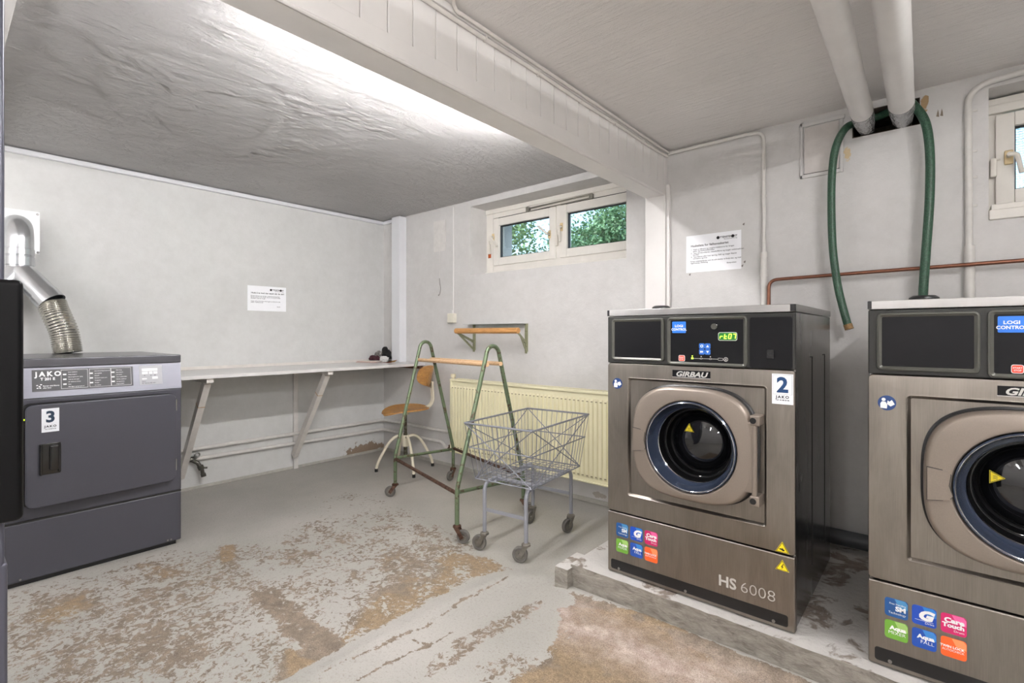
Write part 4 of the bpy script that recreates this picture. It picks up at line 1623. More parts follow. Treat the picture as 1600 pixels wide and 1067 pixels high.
for ci, ya in enumerate((0.421, 0.517, 0.600)):
    for li, s_ in enumerate(LN[ci]):
        ctext(s_, 0.0056, ya, 0.9395 - li * 0.0112, 0.012)
        if li % 2 == 1:
            console_plate(k, ya - 0.018, ya - 0.006, 0.9395 - li * 0.0112, 0.9455 - li * 0.0112, 0.0003, 0.0013)
k.build('instruction_label', [M_lab, M_wtxt], con, label='dark label with white lettering and instructions')
k = B()
k.mat(0)
console_plate(k, 0.694, 0.792, 0.861, 0.957, 0.0015)
k.mat(1)
for (a1, a2, c1, c2) in ((0.705, 0.772, 0.929, 0.943), (0.705, 0.730, 0.914, 0.926), (0.735, 0.750, 0.914, 0.926), (0.754, 0.771, 0.914, 0.926), (0.748, 0.772, 0.888, 0.900), (0.705, 0.725, 0.888, 0.893)):
    console_plate(k, a1, a2, c1, c2, 0.0004, 0.0016)
k.mat(2)
ctext('Start', 0.0085, 0.703, 0.874, 0.02, off=0.0018)
ctext('lav varme 60 min', 0.0085, 0.703, 0.866, 0.02, off=0.0018)
for y in (0.714, 0.741, 0.76, 0.757):
    console_plate(k, y, y + 0.004, 0.905, 0.909, 0.0003, 0.0016)
k.build('display_sticker', [plain('display_sticker_grey', (168, 168, 172), 0.3), M_wtxt, plain('pen_marks', (60, 60, 62), 0.6)], con)
# dark door well, orange seal, door ajar
b = B()
b.mat(0).prism(rrect(0.585, 0.462, 0.03, 5, 0.553, 0.5785), (XF + 0.0, 0, 0), (0, 1, 0), (0, 0, 1), 0.0012)
b.mat(1).tube([(XF + 0.006, p[0], p[1]) for p in rrect(0.535, 0.415, 0.07, 6, 0.553, 0.585)], 0.006, 8, closed=True)
b.mat(2).box(XF, 0.2695, 0.735, XF + 0.003, 0.275, 0.742, 0.001)
b.build('door_opening', [M_black, plain('orange_seal', (214, 92, 40), 0.5), emit('small_green_light', (190, 230, 40), 1.2)], cab)
hinge = Vector((XF + 0.006, 0.846, 0))
xfd = Matrix.Translation(hinge) @ Matrix.Rotation(math.radians(3.6), 4, 'Z') @ Matrix.Translation(-hinge)
D = lambda: B(xfd)
b = D()
DX = XF + 0.006
dw, dh, dcy, dcz = 0.575, 0.455, 0.5575, 0.578
rings = [(dw, dh, 0.028, 0.0), (dw, dh, 0.028, 0.017), (dw - 0.003, dh - 0.003, 0.027, 0.0205), (dw - 0.009, dh - 0.009, 0.025, 0.022)]
vs, fs = [], []
m = None
for (w_, h_, r_, d_) in rings:
    p = rrect(w_, h_, r_, 6, dcy, dcz)
    m = len(p)
    vs += [(DX + d_, q[0], q[1]) for q in p]
for i in range(3):
    for j in range(m):
        fs.append((i * m + j, i * m + (j + 1) % m, (i + 1) * m + (j + 1) % m, (i + 1) * m + j))
fs.append(tuple(range(3 * m, 4 * m)))
fs.append(tuple(reversed(range(m))))
b.raw(vs, fs)
ddoor = b.build('door', M_slate, dr)
b = D()
FX = DX + 0.022
b.box(FX - 0.001, 0.312, 0.494, FX + 0.006, 0.384, 0.632, 0.003)
b.box(FX + 0.004, 0.312, 0.494, FX + 0.014, 0.322, 0.632, 0.003)
b.box(FX + 0.004, 0.374, 0.500, FX + 0.012, 0.384, 0.626, 0.003)
b.box(FX + 0.004, 0.345, 0.512, FX + 0.022, 0.376, 0.622, 0.005, 3)
b.build('door_handle', plain('glossy_black_handle', (14, 14, 14), 0.15, coat=0.4), ddoor)
k = D()
k.mat(0).box(FX + 0.0001, 0.320, 0.682, FX + 0.0008, 0.379, 0.787)
k.mat(1).text('3', 0.068, (FX + 0.0008, 0.3495, 0.727), (0, 1, 0), (0, 0, 1), 'CENTER', 0.035)
k.mat(2).text('JAKO', 0.0125, (FX + 0.0008, 0.3495, 0.703), (0, 1, 0), (0, 0, 1), 'CENTER', 0.04, xscale=1.1, spacing=1.35)
k.text('TLF. 32 88 83 86', 0.0055, (FX + 0.0008, 0.3495, 0.6935), (0, 1, 0), (0, 0, 1), 'CENTER', 0.02)
k.build('number_sticker', [M_paper, plain('ink_navy', (26, 50, 72), 0.45), MATS['dark_print']], ddoor, label='white sticker with a large dark blue 3')
for z in (0.43, 0.745):
    B().tube([(XF + 0.014, 0.8475, z - 0.03), (XF + 0.014, 0.8475, z + 0.03)], 0.005, 10).build('door_hinge', M_chrome, dr)

# exhaust duct: plate, elbow, branch, flexible hose
M_galv = plain('galvanised_steel', (196, 198, 200), 0.26, 0.9, var=0.10, scale=12)
M_flex = plain('aluminium_flex', (188, 186, 178), 0.22, 0.9, var=0.06)
du = thing('exhaust_duct', (-3.97, 0.34, 1.02), 'galvanised exhaust duct with ribbed hose going down to the dryer', 'exhaust duct')
b = B()
b.mat(0).box(XA + 0.0005, 0.226, 1.598, XA + 0.003, 0.427, 1.845)
b.mat(1)
for y, z in ((0.418, 1.832), (0.42, 1.606)):
    b.sphere((XA + 0.004, y, z), 0.007, 0.5, 1, 1, 10, 8)
b.build('wall_plate', [plain('white_metal_plate', (224, 226, 228), 0.35, 0.3), M_screw], du)
r0 = 0.066
yc = 0.327
b = B()
pts = [(XA + 0.003, yc, 1.742)] + arc((XA + 0.035, yc, 1.662), 0.080, PI / 2, 0, 10, (1, 0, 0), (0, 0, 1)) + [(-3.965, yc, 1.61)]
b.tube(pts, r0, 28, cap=False)
b.build('elbow', M_galv, du)
b = B()
for z0, z1, rr in ((1.565, 1.605, r0 + 0.003), (1.505, 1.560, r0 + 0.004)):
    b.lathe([(rr - 0.003, z0), (rr, z0 + 0.003), (rr, z1 - 0.003), (rr - 0.003, z1)], (-3.965, yc, 0), n=32)
b.lathe([(r0, 1.5), (r0, 1.61)], (-3.965, yc, 0), n=32)
b.build('collar', M_galv, du)
b = B()
dn = Vector((-3.87, 0.43, 1.335))
b.tube([(-3.965, yc, 1.52), (-3.965, yc + 0.002, 1.485), dn], r0 - 0.001, 28, cap=False)
dd = (dn - Vector((-3.965, yc, 1.485))).normalized()
b.tube([(-3.965, yc, 1.515), (-3.962, yc - 0.012, 1.47), (-3.95, 0.225, 1.33), (-3.95, 0.17, 1.25)], r0 - 0.004, 24)
b.build('branch', M_galv, du)
b = B()
b.tube([dn - dd * 0.012, dn, dn + dd * 0.05], r0 + 0.003, 28, cap=False)
b.build('hose_clamp', M_galv, du)
path = spline([dn + dd * 0.045, (-3.835, 0.468, 1.24), (-3.805, 0.498, 1.14), (-3.79, 0.51, 1.06), (-3.785, 0.515, 1.0125)], 26)
rad = [0.0635 + 0.0032 * (1 if (i // 2) % 2 else -1) for i in range(len(path))]
b = B()
b.tube(path, 0.06, 32, radii=rad)
b.build('ribbed_hose', M_flex, du, angle=80)

# tall dark appliance at the very edge of the view
ap = thing('drying_cabinet', (-1.66, -0.25, 0), 'tall dark grey cabinet with black door slab at the left edge', 'cabinet')
b = B()
b.box(-2.0, -0.62, 0.0, -1.30, 0.0895, 1.995, 0.006, 3)
b.build('body', plain('dark_grey_cabinet', (78, 78, 88), 0.3, 0.3, var=0.08, scale=8), ap)
b = B()
b.box(-2.0, -0.62, 0.0, -1.30, 0.0935, 0.70, 0.006, 3)
b.build('lower_body', MATS['dark_grey_cabinet'], ap)
b = B()
b.box(-1.302, -0.55, 0.779, -1.272, 0.1125, 1.219, 0.010, 4)
b.box(-1.33, 0.07, 0.80, -1.28, 0.1, 1.20, 0.004)
b.build('door', plain('gloss_black_door', (7, 7, 8), 0.3, spec=0.2), ap)

# ------------------------------------------------------------------ shelf on brackets
M_shelf = plain('grey_white_laminate', (214, 212, 210), 0.28, var=0.05, scale=4, coat=0.15)
M_shelfe = plain('white_bracket_paint', (216, 211, 205), 0.45, bump=0.1)
SX = -3.462
sh = thing('wall_shelf', (-3.8, 1.5, 0.84), 'long grey-white laminate shelf on slanted wooden brackets along the left wall', 'shelf')
b = B()
b.box(XA + 0.001, 0.885, 0.842, SX, YB - 0.001, 0.8625, 0.0015)
b.box(SX - 0.001, 0.885, 0.8405, SX + 0.004, YB - 0.001, 0.8615, 0.001)
b.build('shelf_board', M_shelf, sh)
b = B()
b.box(XA, 0.885, 0.8625, XA + 0.012, 2.86, 0.885, 0.002)
b.build('back_strip', M_shelfe, sh)
for (yb, ) in ((1.155,), (1.972,)):
    b = B()
    b.box(XA + 0.001, yb - 0.03, 0.812, SX - 0.012, yb + 0.012, 0.8415, 0.002)
    br = b.build('bracket', M_shelfe, sh)
    b = B()
    b.bar((SX - 0.075, yb - 0.009, 0.812), (XA + 0.035, yb - 0.009, 0.115), 0.040, 0.046, (0, 0, 1), 0.002)
    b.build('strut', M_shelfe, br)
    b = B()
    p0, p1 = Vector((SX - 0.075, yb - 0.009, 0.812)), Vector((XA + 0.035, yb - 0.009, 0.115))
    q = p0.lerp(p1, 0.22)
    dq = (p1 - p0).normalized()
    b.bar(q, q + dq * 0.004, 0.042, 0.0475, (0, 0, 1))
    b.build('bare_joint', plain('bare_wood_line', (178, 138, 84), 0.6), br)
b = B()
b.box(-3.86, YB - 0.045, 0.812, SX - 0.03, YB - 0.001, 0.8415, 0.002)
b.build('end_bearer', plain('rusty_bearer', (96, 62, 44), 0.7, var=0.3, scale=60, bump=0.3), sh)

# low heating pipes on wall A, turning onto wall B
M_pipe = plain('painted_pipe', (214, 211, 206), 0.4, var=0.05, scale=30, bump=0.2, bscale=90)
px = XA + 0.022
for i, (za, zb, ye) in enumerate(((0.293, 0.294, -3.02), (0.222, 0.203, -3.205))):
    b = B()
    pts = fillet([(px, 0.3 if i == 0 else 1.225, za), (px, YB - 0.022, zb), (ye, YB - 0.022, zb + 0.002)], 0.05, 8)
    if i == 1:
        pts = fillet([(px, 1.225, za), (px, YB - 0.022, zb), (-3.21, YB - 0.022, 0.199), (-3.17, YB - 0.028, 0.165), (-3.10, YB - 0.05, 0.165)], 0.04, 8)
    b.tube(pts, 0.0135, 14)
    for y in (1.6, 2.25):
        b.box(XA, y - 0.01, za - 0.016, px + 0.006, y + 0.01, za - 0.008, 0.002)
    o = b.build('heating_pipe', M_pipe, angle=60)
    o['label'] = ('upper of the two white heating pipes low on the left wall under the shelf', 'lower of the two white heating pipes under the shelf, ending at the black tap')[i]
    o['category'] = 'pipe'
    o['group'] = 'heating pipes under the shelf'
# drain tap
M_iron = plain('old_iron_brass', (84, 82, 76), 0.45, 0.7, var=0.3, scale=120)
tp = thing('drain_tap', (XA + 0.05, 1.235, 0.13), 'old dark metal drain tap on the lower heating pipe beside the dryer', 'tap')
b = B()
b.tube([(px, 1.19, 0.222), (px, 1.235, 0.222)], 0.019, 8)
b.tube([(px, 1.21, 0.222), (px + 0.035, 1.245, 0.20), (px + 0.045, 1.262, 0.165)], 0.014, 12)
b.tube([(px + 0.042, 1.258, 0.178), (px + 0.048, 1.268, 0.150)], 0.020, 8)
b.tube([(px + 0.047, 1.268, 0.155), (px + 0.052, 1.276, 0.105)], 0.0125, 12)
b.tube([(px + 0.051, 1.275, 0.120), (px + 0.053, 1.279, 0.098)], 0.017, 8)
b.tube([(px + 0.047, 1.268, 0.16), (px + 0.06, 1.300, 0.158)], 0.007, 8)
b.build('tap_body', M_iron, tp)
b = B()
b.tube([(px + 0.02, 1.228, 0.22), (px + 0.03, 1.24, 0.245)], 0.009, 10)
b.tube([(px + 0.034 + 0.0 * a, 1.243 + 0.016 * math.cos(a), 0.256 + 0.016 * math.sin(a)) for a in [2 * PI * q / 18 for q in range(18)]], 0.0055, 8, closed=True)
b.build('tap_wheel', plain('tap_wheel_grey', (128, 128, 124), 0.4, 0.7), tp)

# things lying in the corner of the shelf
SZ = 0.8628
b = B(Matrix.Translation((-3.945, 2.60, SZ)) @ Matrix.Rotation(math.radians(-62), 4, 'Z'))
for i in range(4):
    b.mat(i % 2).box(-0.05 - 0.002 * i, -0.10 + 0.004 * i, 0.0035 * i, 0.05 - 0.002 * i, 0.10 + 0.002 * i, 0.0035 * i + 0.003, 0.0006)
mg = b.build('magazine_stack', [plain('dusty_pink_cover', (190, 140, 132), 0.5, var=0.2, scale=60), plain('magazine_pages', (226, 220, 212), 0.6)])
mg['label'] = 'thin stack of magazines with a dusty pink cover on the shelf corner'
mg['category'] = 'magazines'


def cloth_lump(name, c, sx, sy, sz, mat, seed, label, cat, amp=0.35, rot=0.0):
    bm = bmesh.new()
    bmesh.ops.create_icosphere(bm, subdivisions=4, radius=1)
    rnd = np.random.RandomState(seed)
    ph = rnd.rand(10, 4) * 6.3
    for v in bm.verts:
        p = v.co.copy()
        f = 0
        for q in range(10):
            f += math.sin(p.x * (1.5 + q * 0.8) + ph[q, 0]) * math.sin(p.y * (1.5 + q * 0.7) + ph[q, 1]) * math.sin(p.z * (2 + q * 0.6) + ph[q, 2]) / (1 + q * 0.35)
        p *= 1 + amp * f
        v.co = Vector((p.x * sx, p.y * sy, max(p.z * sz, -sz * 0.55) + sz * 0.55))
    b = B(Matrix.Translation(c) @ Matrix.Rotation(rot, 4, 'Z'))
    b.add(bm)
    o = b.build(name, mat, angle=75)
    o['label'] = label
    o['category'] = cat
    return o


cloth_lump('maroon_cloth', (-3.985, 2.695, SZ + 0.004), 0.066, 0.038, 0.036, plain('maroon_fabric', (66, 30, 40), 0.9), 3, 'crumpled dark maroon cloth in the corner of the shelf', 'cloth')
cloth_lump('black_garment', (-3.925, 2.775, SZ + 0.022), 0.066, 0.032, 0.066, plain('black_fabric', (22, 21, 22), 0.9), 8, 'crumpled black garment heaped against the boxed column', 'garment', 0.3)
cloth_lump('white_garment', (-3.865, 2.715, SZ + 0.004), 0.050, 0.030, 0.030, plain('white_fabric', (214, 212, 210), 0.85), 12, 'crumpled white garment on the shelf before the black one', 'garment')
cloth_lump('patterned_garment', (-4.00, 2.755, SZ + 0.054), 0.048, 0.026, 0.028, plain('black_white_fabric', (138, 134, 130), 0.85, var=0.9, scale=60), 21, 'small black and white patterned garment on top of the maroon cloth', 'garment')
b = B()
vs, fs = [], []
for i in range(9):
    for j in range(5):
        u_, v_ = i / 8, j / 4
        x_, y_ = -3.90 + 0.15 * u_ + 0.02 * v_, 2.655 + 0.09 * v_ - 0.0 * u_
        vs.append((x_, y_ + 0.015 * u_, SZ + 0.003 + 0.035 * max(0, u_ - 0.72) ** 1.2 * 2.5 * (v_ * 0.8 + 0.3)))
for i in range(8):
    for j in range(4):
        fs.append((i * 5 + j, (i + 1) * 5 + j, (i + 1) * 5 + j + 1, i * 5 + j + 1))
b.mat(0).raw(vs, fs)
b.mat(1).raw([(p[0], p[1], p[2] - 0.0015) for p in vs], [tuple(reversed(f)) for f in fs])
b.mat(2).box(-3.80, 2.655, SZ, -3.735, 2.70, SZ + 0.002)
lf = b.build('leaflet', [plain('leaflet_white', (224, 222, 216), 0.6), plain('leaflet_back', (214, 168, 88), 0.6), plain('leaflet_red_edge', (120, 30, 30), 0.6)])
lf['label'] = 'curled white leaflet with orange and red back at the foot of the boxed column'
lf['category'] = 'leaflet'

# ------------------------------------------------------------------ swivel stool
M_ply = wood('worn_plywood', (206, 156, 92), (150, 102, 52), 'x', 0.38, 7)
M_ivory = worn('ivory_enamel', (226, 218, 196), (110, 84, 60), 0.70, 45, 0.38, soft=0.02)
M_spindle = worn('greased_spindle', (112, 112, 96), (70, 58, 46), 0.5, 60, 0.45, 0.6)
cx, cy = -3.35, 2.56
stl = thing('swivel_stool', (cx, cy, 0), 'old plywood swivel stool with ivory tubular legs in front of the corner', 'stool')
b = B()
b.lathe([(0.001, 0.285), (0.026, 0.284), (0.031, 0.275), (0.027, 0.20), (0.025, 0.192), (0.001, 0.192)], (cx, cy, 0), n=24)
b.build('hub', M_ivory, stl)
b = B()
b.cyl((cx, cy, 0.10), (cx, cy, 0.475), 0.0125, n=14)
b.cyl((cx, cy, 0.12), (cx, cy, 0.30), 0.0165, n=14)
b.build('spindle', M_spindle, stl)
for (fx, fy) in ((-3.472, 2.361), (-3.111, 2.457), (-3.261, 2.775), (-3.585, 2.665)):
    d = Vector((fx - cx, fy - cy, 0))
    L = d.length
    d.normalize()
    o_ = Vector((cx, cy, 0))
    pts = spline([o_ + d * 0.02 + Vector((0, 0, 0.268)), o_ + d * 0.07 + Vector((0, 0, 0.278)), o_ + d * (L * 0.55) + Vector((0, 0, 0.235)), o_ + d * (L * 0.82) + Vector((0, 0, 0.13)), o_ + d * (L * 0.96) + Vector((0, 0, 0.06)), o_ + d * L + Vector((0, 0, 0.012))], 7)
    lg = B().tube(pts, 0.0115, 12).build('leg', M_ivory, stl)
    B().cyl(o_ + d * L + Vector((0, 0, 0.0)), o_ + d * L + Vector((0, 0, 0.026)), 0.0135, n=12).build('rubber_foot', M_black, lg)
fa = math.atan2(-0.95, -0.42)       # the way the stool faces
fdir = Vector((math.cos(fa), math.sin(fa), 0))
sdir = Vector((-fdir.y, fdir.x, 0))
XS = Matrix(((fdir.x, sdir.x, 0, cx), (fdir.y, sdir.y, 0, cy), (0, 0, 1, 0), (0, 0, 0, 1)))
# seat: moulded saddle-shaped ply
vs, fs = [], []
NR, NA = 12, 48


def seat_pt(r, a):
    ex = 2.35
    ct, s_ = math.cos(a), math.sin(a)
    x = math.copysign(abs(ct) ** (2 / ex), ct) * 0.188 * r
    y = math.copysign(abs(s_) ** (2 / ex), s_) * 0.200 * r
    z = 0.496 + 0.014 * (r ** 3) * (0.5 - 0.5 * ct) + 0.012 * r * r * abs(s_) - 0.028 * max(0, ct) ** 2 * r ** 3 + 0.016 * math.exp(-((y / 0.03) ** 2)) * max(0, ct * r) ** 2
    return Vector((x, y, z))


for layer in (0.0, -0.011):
    for i in range(NR + 1):
        for j in range(NA):
            p = seat_pt(i / NR, 2 * PI * j / NA)
            p.z += layer
            vs.append(p)
n0 = (NR + 1) * NA
for i in range(NR):
    for j in range(NA):
        a_ = (i * NA + j, (i + 1) * NA + j, (i + 1) * NA + (j + 1) % NA, i * NA + (j + 1) % NA)
        fs.append(a_)
        fs.append(tuple(n0 + q for q in reversed(a_)))
for j in range(NA):
    fs.append((NR * NA + j, n0 + NR * NA + j, n0 + NR * NA + (j + 1) % NA, NR * NA + (j + 1) % NA))
B(XS).raw(vs, fs).build('seat', M_ply, stl, angle=60)
b = B(XS)
b.box(-0.09, -0.05, 0.474, 0.08, 0.05, 0.486, 0.003)
b.cyl((0, 0, 0.455), (0, 0, 0.478), 0.03, n=18)
b.build('seat_plate', M_ivory, stl)
for s_ in (-1, 1):
    pts = fillet([(0.06, 0.022 * s_, 0.479), (-0.13, 0.022 * s_, 0.479), (-0.235, 0.022 * s_, 0.53), (-0.222, 0.024 * s_, 0.72)], 0.10, 10)
    B(XS).tube(pts, 0.009, 10).build('back_arm', M_ivory, stl)
B(XS).box(-0.228, -0.034, 0.66, -0.214, 0.034, 0.72, 0.004).build('back_clip', M_ivory, stl)
vs, fs = [], []
NU, NV = 20, 12
for layer in (0, 1):
    for i in range(NU + 1):
        for j in range(NV + 1):
            u_, v_ = i / NU * 2 - 1, j / NV * 2 - 1
            ex = 2.8
            k_ = 1 / max(1e-6, (abs(u_) ** ex + abs(v_) ** ex) ** (1 / ex)) if (u_ or v_) else 1
            rr = max(abs(u_), abs(v_))
            uu, vv = (u_ * k_ * rr, v_ * k_ * rr) if (u_ or v_) else (0, 0)
            y = uu * 0.155
            x = -0.208 + 0.07 * (uu * uu) - 0.010 * layer
            vs.append((x - 0.02 * vv, y, 0.765 + vv * 0.088))
n0 = (NU + 1) * (NV + 1)
for i in range(NU):
    for j in range(NV):
        a_ = (i * (NV + 1) + j, (i + 1) * (NV + 1) + j, (i + 1) * (NV + 1) + j + 1, i * (NV + 1) + j + 1)
        fs.append(a_)
        fs.append(tuple(n0 + q for q in reversed(a_)))
edge = [j for j in range(NV + 1)] + [i * (NV + 1) + NV for i in range(1, NU + 1)] + [NU * (NV + 1) + j for j in range(NV - 1, -1, -1)] + [i * (NV + 1) for i in range(NU - 1, 0, -1)]
for q in range(len(edge)):
    a_, c_ = edge[q], edge[(q + 1) % len(edge)]
    fs.append((a_, c_, n0 + c_, n0 + a_))
bk = B(XS).raw(vs, fs).build('backrest', M_ply, stl, angle=60)
for z in (0.75, 0.79):
    B(XS).sphere((-0.202, 0.0, z), 0.006, 0.4, 1, 1, 10, 8).build('rivet', M_black, bk)

# ------------------------------------------------------------------ green laundry rack on castors
M_green = worn('chipped_green_enamel', (106, 121, 94), (80, 64, 50), 0.57, 38, 0.35, 0.35, soft=0.03)
M_rust = worn('rusty_steel', (98, 74, 60), (70, 44, 32), 0.5, 50, 0.6, 0.5)
M_rod = wood('pale_wooden_rod', (226, 192, 152), (190, 148, 108), 'x', 0.5, 10)
M_tyre = plain('grey_rubber_tyre', (98, 95, 90), 0.75, var=0.12, scale=40)
M_wheelc = plain('castor_metal', (122, 118, 110), 0.4, 0.6, var=0.2, scale=60)


def castor(parent, top, ang, r=0.037, trail=0.034, body=None, rusty=True):
    """swivel castor under the point top, wheel trailing along ang"""
    body = body or M_wheelc
    top = Vector(top)
    d = Vector((math.cos(ang), math.sin(ang), 0))
    s_ = Vector((-d.y, d.x, 0))
    w = Vector((top.x, top.y, 0)) + d * trail + Vector((0, 0, r + 0.001))
    b = B()
    b.lathe([(0.001, 0.008), (0.012, 0.008), (0.022, 0.002), (0.023, -0.006), (0.015, -0.012), (0.001, -0.012)], top, n=18)
    for q in (-1, 1):
        off = s_ * (0.016 * q)
        b.bar(top + off + Vector((0, 0, -0.008)), w + off - Vector((0, 0, 0.008)), 0.003, 0.022, tuple(d + Vector((0, 0, 0.3))), 0.001)
    b.bar(top - s_ * 0.017 + Vector((0, 0, -0.010)) + d * 0.003, top + s_ * 0.017 + Vector((0, 0, -0.010)) + d * 0.003, 0.03, 0.005, (0, 0, 1), 0.001)
    c = b.build('castor', M_rust if rusty else body, parent)
    b = B()
    b.mat(0).lathe([(r * 0.62, -0.011), (r * 0.9, -0.0115), (r, -0.007), (r, 0.007), (r * 0.9, 0.0115), (r * 0.62, 0.011)], w, tuple(s_), n=30)
    b.mat(1).lathe([(0.001, -0.013), (r * 0.2, -0.013), (r * 0.25, -0.007), (r * 0.62, -0.008), (r * 0.64, 0.0), (r * 0.62, 0.008), (r * 0.25, 0.007), (r * 0.2, 0.013), (0.001, 0.013)], w, tuple(s_), n=24)
    b.build('wheel', [M_tyre, body], c)
    return c


XE1, XE2 = -2.84, -1.965
rk = thing('laundry_rack', (-2.4, 2.24, 0), 'chipped green tubular laundry rack on castors with two wooden rods', 'laundry rack')
ends = ((XE1, 2.083, 2.622, 2.350, 0.282, 0.245, 1.064), (XE2, 1.842, 2.405, 2.125, 0.283, 0.235, 1.050))
for (xe, ya, yb, yt, ja, jb, zt) in ends:
    r_ = 0.055
    pts = [(xe, ya, 0.092), (xe, ya, ja), (xe, yt - r_, zt - r_ * 0.9)] + [tuple(p) for p in arc((xe, yt, zt - r_), r_, PI, 0, 12, (0, 1, 0), (0, 0, 1))][1:-1] + [(xe, yt + r_, zt - r_ * 0.9), (xe, yb, jb), (xe, yb, 0.092)]
    f_ = B().tube(fillet([Vector(p) for p in pts[:3]], 0.03, 5)[:-1] + [Vector(p) for p in pts[2:-3]] + fillet([Vector(p) for p in pts[-3:]], 0.03, 5), 0.0125, 14).build('end_frame', M_green, rk)
    B().tube([(xe, ya + 0.01, ja - 0.015), (xe, yb - 0.01, jb - 0.01)], 0.0105, 12).build('end_rail', M_green, rk)
(x1, a1, b1_, t1, ja1, jb1, z1) = ends[0]
(x2, a2, b2_, t2, ja2, jb2, z2) = ends[1]
B().tube([(x1, a1, ja1 - 0.02), (x2, a2, ja2 - 0.02)], 0.0105, 12).build('lower_rail', M_rust, rk)
B().tube([(x1, b1_, jb1 - 0.005), (x2, b2_, jb2 - 0.005)], 0.0105, 12).build('lower_rail', M_rust, rk)


def at_leg(e, side, z):
    (xe, ya, yb, yt, ja, jb, zt) = e
    y0_, z0_ = (ya, ja) if side == 0 else (yb, jb)
    y1_ = yt - 0.055 if side == 0 else yt + 0.055
    t_ = (z - z0_) / (zt - 0.05 - z0_)
    return Vector((xe, y0_ + (y1_ - y0_) * t_, z))


for sd_, off in ((0, 0.014), (1, -0.014)):
    p, q = at_leg(ends[0], sd_, 0.935), at_leg(ends[1], sd_, 0.945)
    b = B()
    b.tube([p + Vector((-0.012, off, 0)), q + Vector((0.012, off, 0))], 0.0125, 14)
    b.build('wooden_rod', M_rod, rk)
for (xe, y_, zz, an) in ((XE1, 2.083, 0.088, math.radians(215)), (XE1, 2.622, 0.088, math.radians(-80)), (XE2, 1.842, 0.090, math.radians(25)), (XE2, 2.405, 0.088, math.radians(30))):
    castor(rk, (xe, y_, zz), an, 0.036, 0.036, None, True)

# ------------------------------------------------------------------ wire basket trolley
M_grey = worn('grey_trolley_enamel', (152, 154, 162), (112, 108, 104), 0.72, 40, 0.35, 0.3, soft=0.02)
M_wire = plain('galvanised_wire', (128, 130, 137), 0.35, 0.35, var=0.12, scale=60)
XT = Matrix.Translation((-1.685, 2.118, 0)) @ Matrix.Rotation(math.radians(6.5), 4, 'Z')
tr = thing('basket_trolley', (-1.685, 2.118, 0), 'grey wire laundry basket on a tubular trolley with four castors, beside the washers', 'trolley')
A0 = (0.205, 0.305, 0.662)
A1 = (0.192, 0.285, 0.535)
A2 = (0.172, 0.258, 0.372)
ring = lambda A: [(-A[0], -A[1], A[2]), (A[0], -A[1], A[2]), (A[0], A[1], A[2]), (-A[0], A[1], A[2])]
b = B(XT)


def wloop(A, r):
    p = [Vector(q) for q in ring(A)]
    for i in range(4):
        b.tube([p[i], p[(i + 1) % 4]], r, 8)


wloop(A0, 0.0050)
wloop(A1, 0.0032)
wloop(A2, 0.0035)
R0, R1, R2 = [[Vector(q) for q in ring(A)] for A in (A0, A1, A2)]
for i in range(4):
    n_ = 12 if i in (0, 2) else 16
    for k_ in range(n_ + 1):
        t_ = k_ / n_
        p0, p2 = R0[i].lerp(R0[(i + 1) % 4], t_), R2[i].lerp(R2[(i + 1) % 4], t_)
        b.tube([p0, p2], 0.0015, 6)
    # crossing diagonals
    b.tube([R0[i], R2[(i + 1) % 4]], 0.0028, 6)
    b.tube([R0[(i + 1) % 4], R2[i]], 0.0028, 6)
for k_ in range(9):
    t_ = k_ / 8
    b.tube([R2[0].lerp(R2[1], t_), R2[3].lerp(R2[2], t_)], 0.0016, 6)
for k_ in range(13):
    t_ = k_ / 12
    b.tube([R2[0].lerp(R2[3], t_), R2[1].lerp(R2[2], t_)], 0.0016, 6)
b.build('wire_basket', M_wire, tr)
LX, LY = 0.127, 0.238
b = B(XT)
for y_ in (-0.15, 0.15):
    b.tube([(-LX - 0.01, y_ * 1.0, 0.358), (LX + 0.01, y_, 0.358)], 0.009, 12)
for x_ in (-LX + 0.02, LX - 0.02):
    b.bar((x_, -LY + 0.06, 0.345), (x_, LY - 0.06, 0.345), 0.02, 0.006)
b.build('basket_carrier', M_grey, tr)
for sy in (-1, 1):
    for sx in (-1, 1):
        pts = fillet([(sx * LX, sy * LY, 0.098), (sx * LX, sy * LY, 0.352), (sx * LX, sy * 0.10, 0.352)], 0.05, 8)
        B(XT).tube(pts, 0.0105, 12).build('leg', M_grey, tr)
    B(XT).bar((-LX, sy * LY, 0.215), (LX, sy * LY, 0.215), 0.005, 0.018).build('cross_brace', M_grey, tr)
for sx, sy, an in ((-1, -1, 200), (1, -1, 205), (1, 1, 262), (-1, 1, 275)):
    p = XT @ Vector((sx * LX, sy * LY, 0.092))
    castor(tr, p, math.radians(an), 0.0385, 0.03, M_wheelc, False)

# ------------------------------------------------------------------ radiator
M_rad = plain('pale_yellow_radiator', (232, 226, 192), 0.35, 0.0, var=0.04, scale=3)
RX0, RX1, RZ0, RZ1, RY = -3.008, -1.30, 0.165, 0.756, 2.742
rd_ = thing('radiator', ((RX0 + RX1) / 2, 2.80, RZ0), 'wide pale yellow panel radiator on the wall under the small window', 'radiator')
b = B()
pitch = 0.0333
prof = []
x = RX0 + 0.012
vs, fs = [], []
zr = [RZ0 + 0.006, RZ0 + 0.03, RZ0 + 0.055, RZ1 - 0.075, RZ1 - 0.052, RZ1 - 0.014]
amp = [0, 0, 1, 1, 0, 0]
cols = []
nflute = int((RX1 - RX0 - 0.024) / pitch)
for i in range(nflute):
    for (fx, dep) in ((0.0, 0), (0.10, 0), (0.26, 1), (0.74, 1), (0.90, 0)):
        cols.append((x + (i + fx) * pitch, dep))
cols.append((x + nflute * pitch, 0))
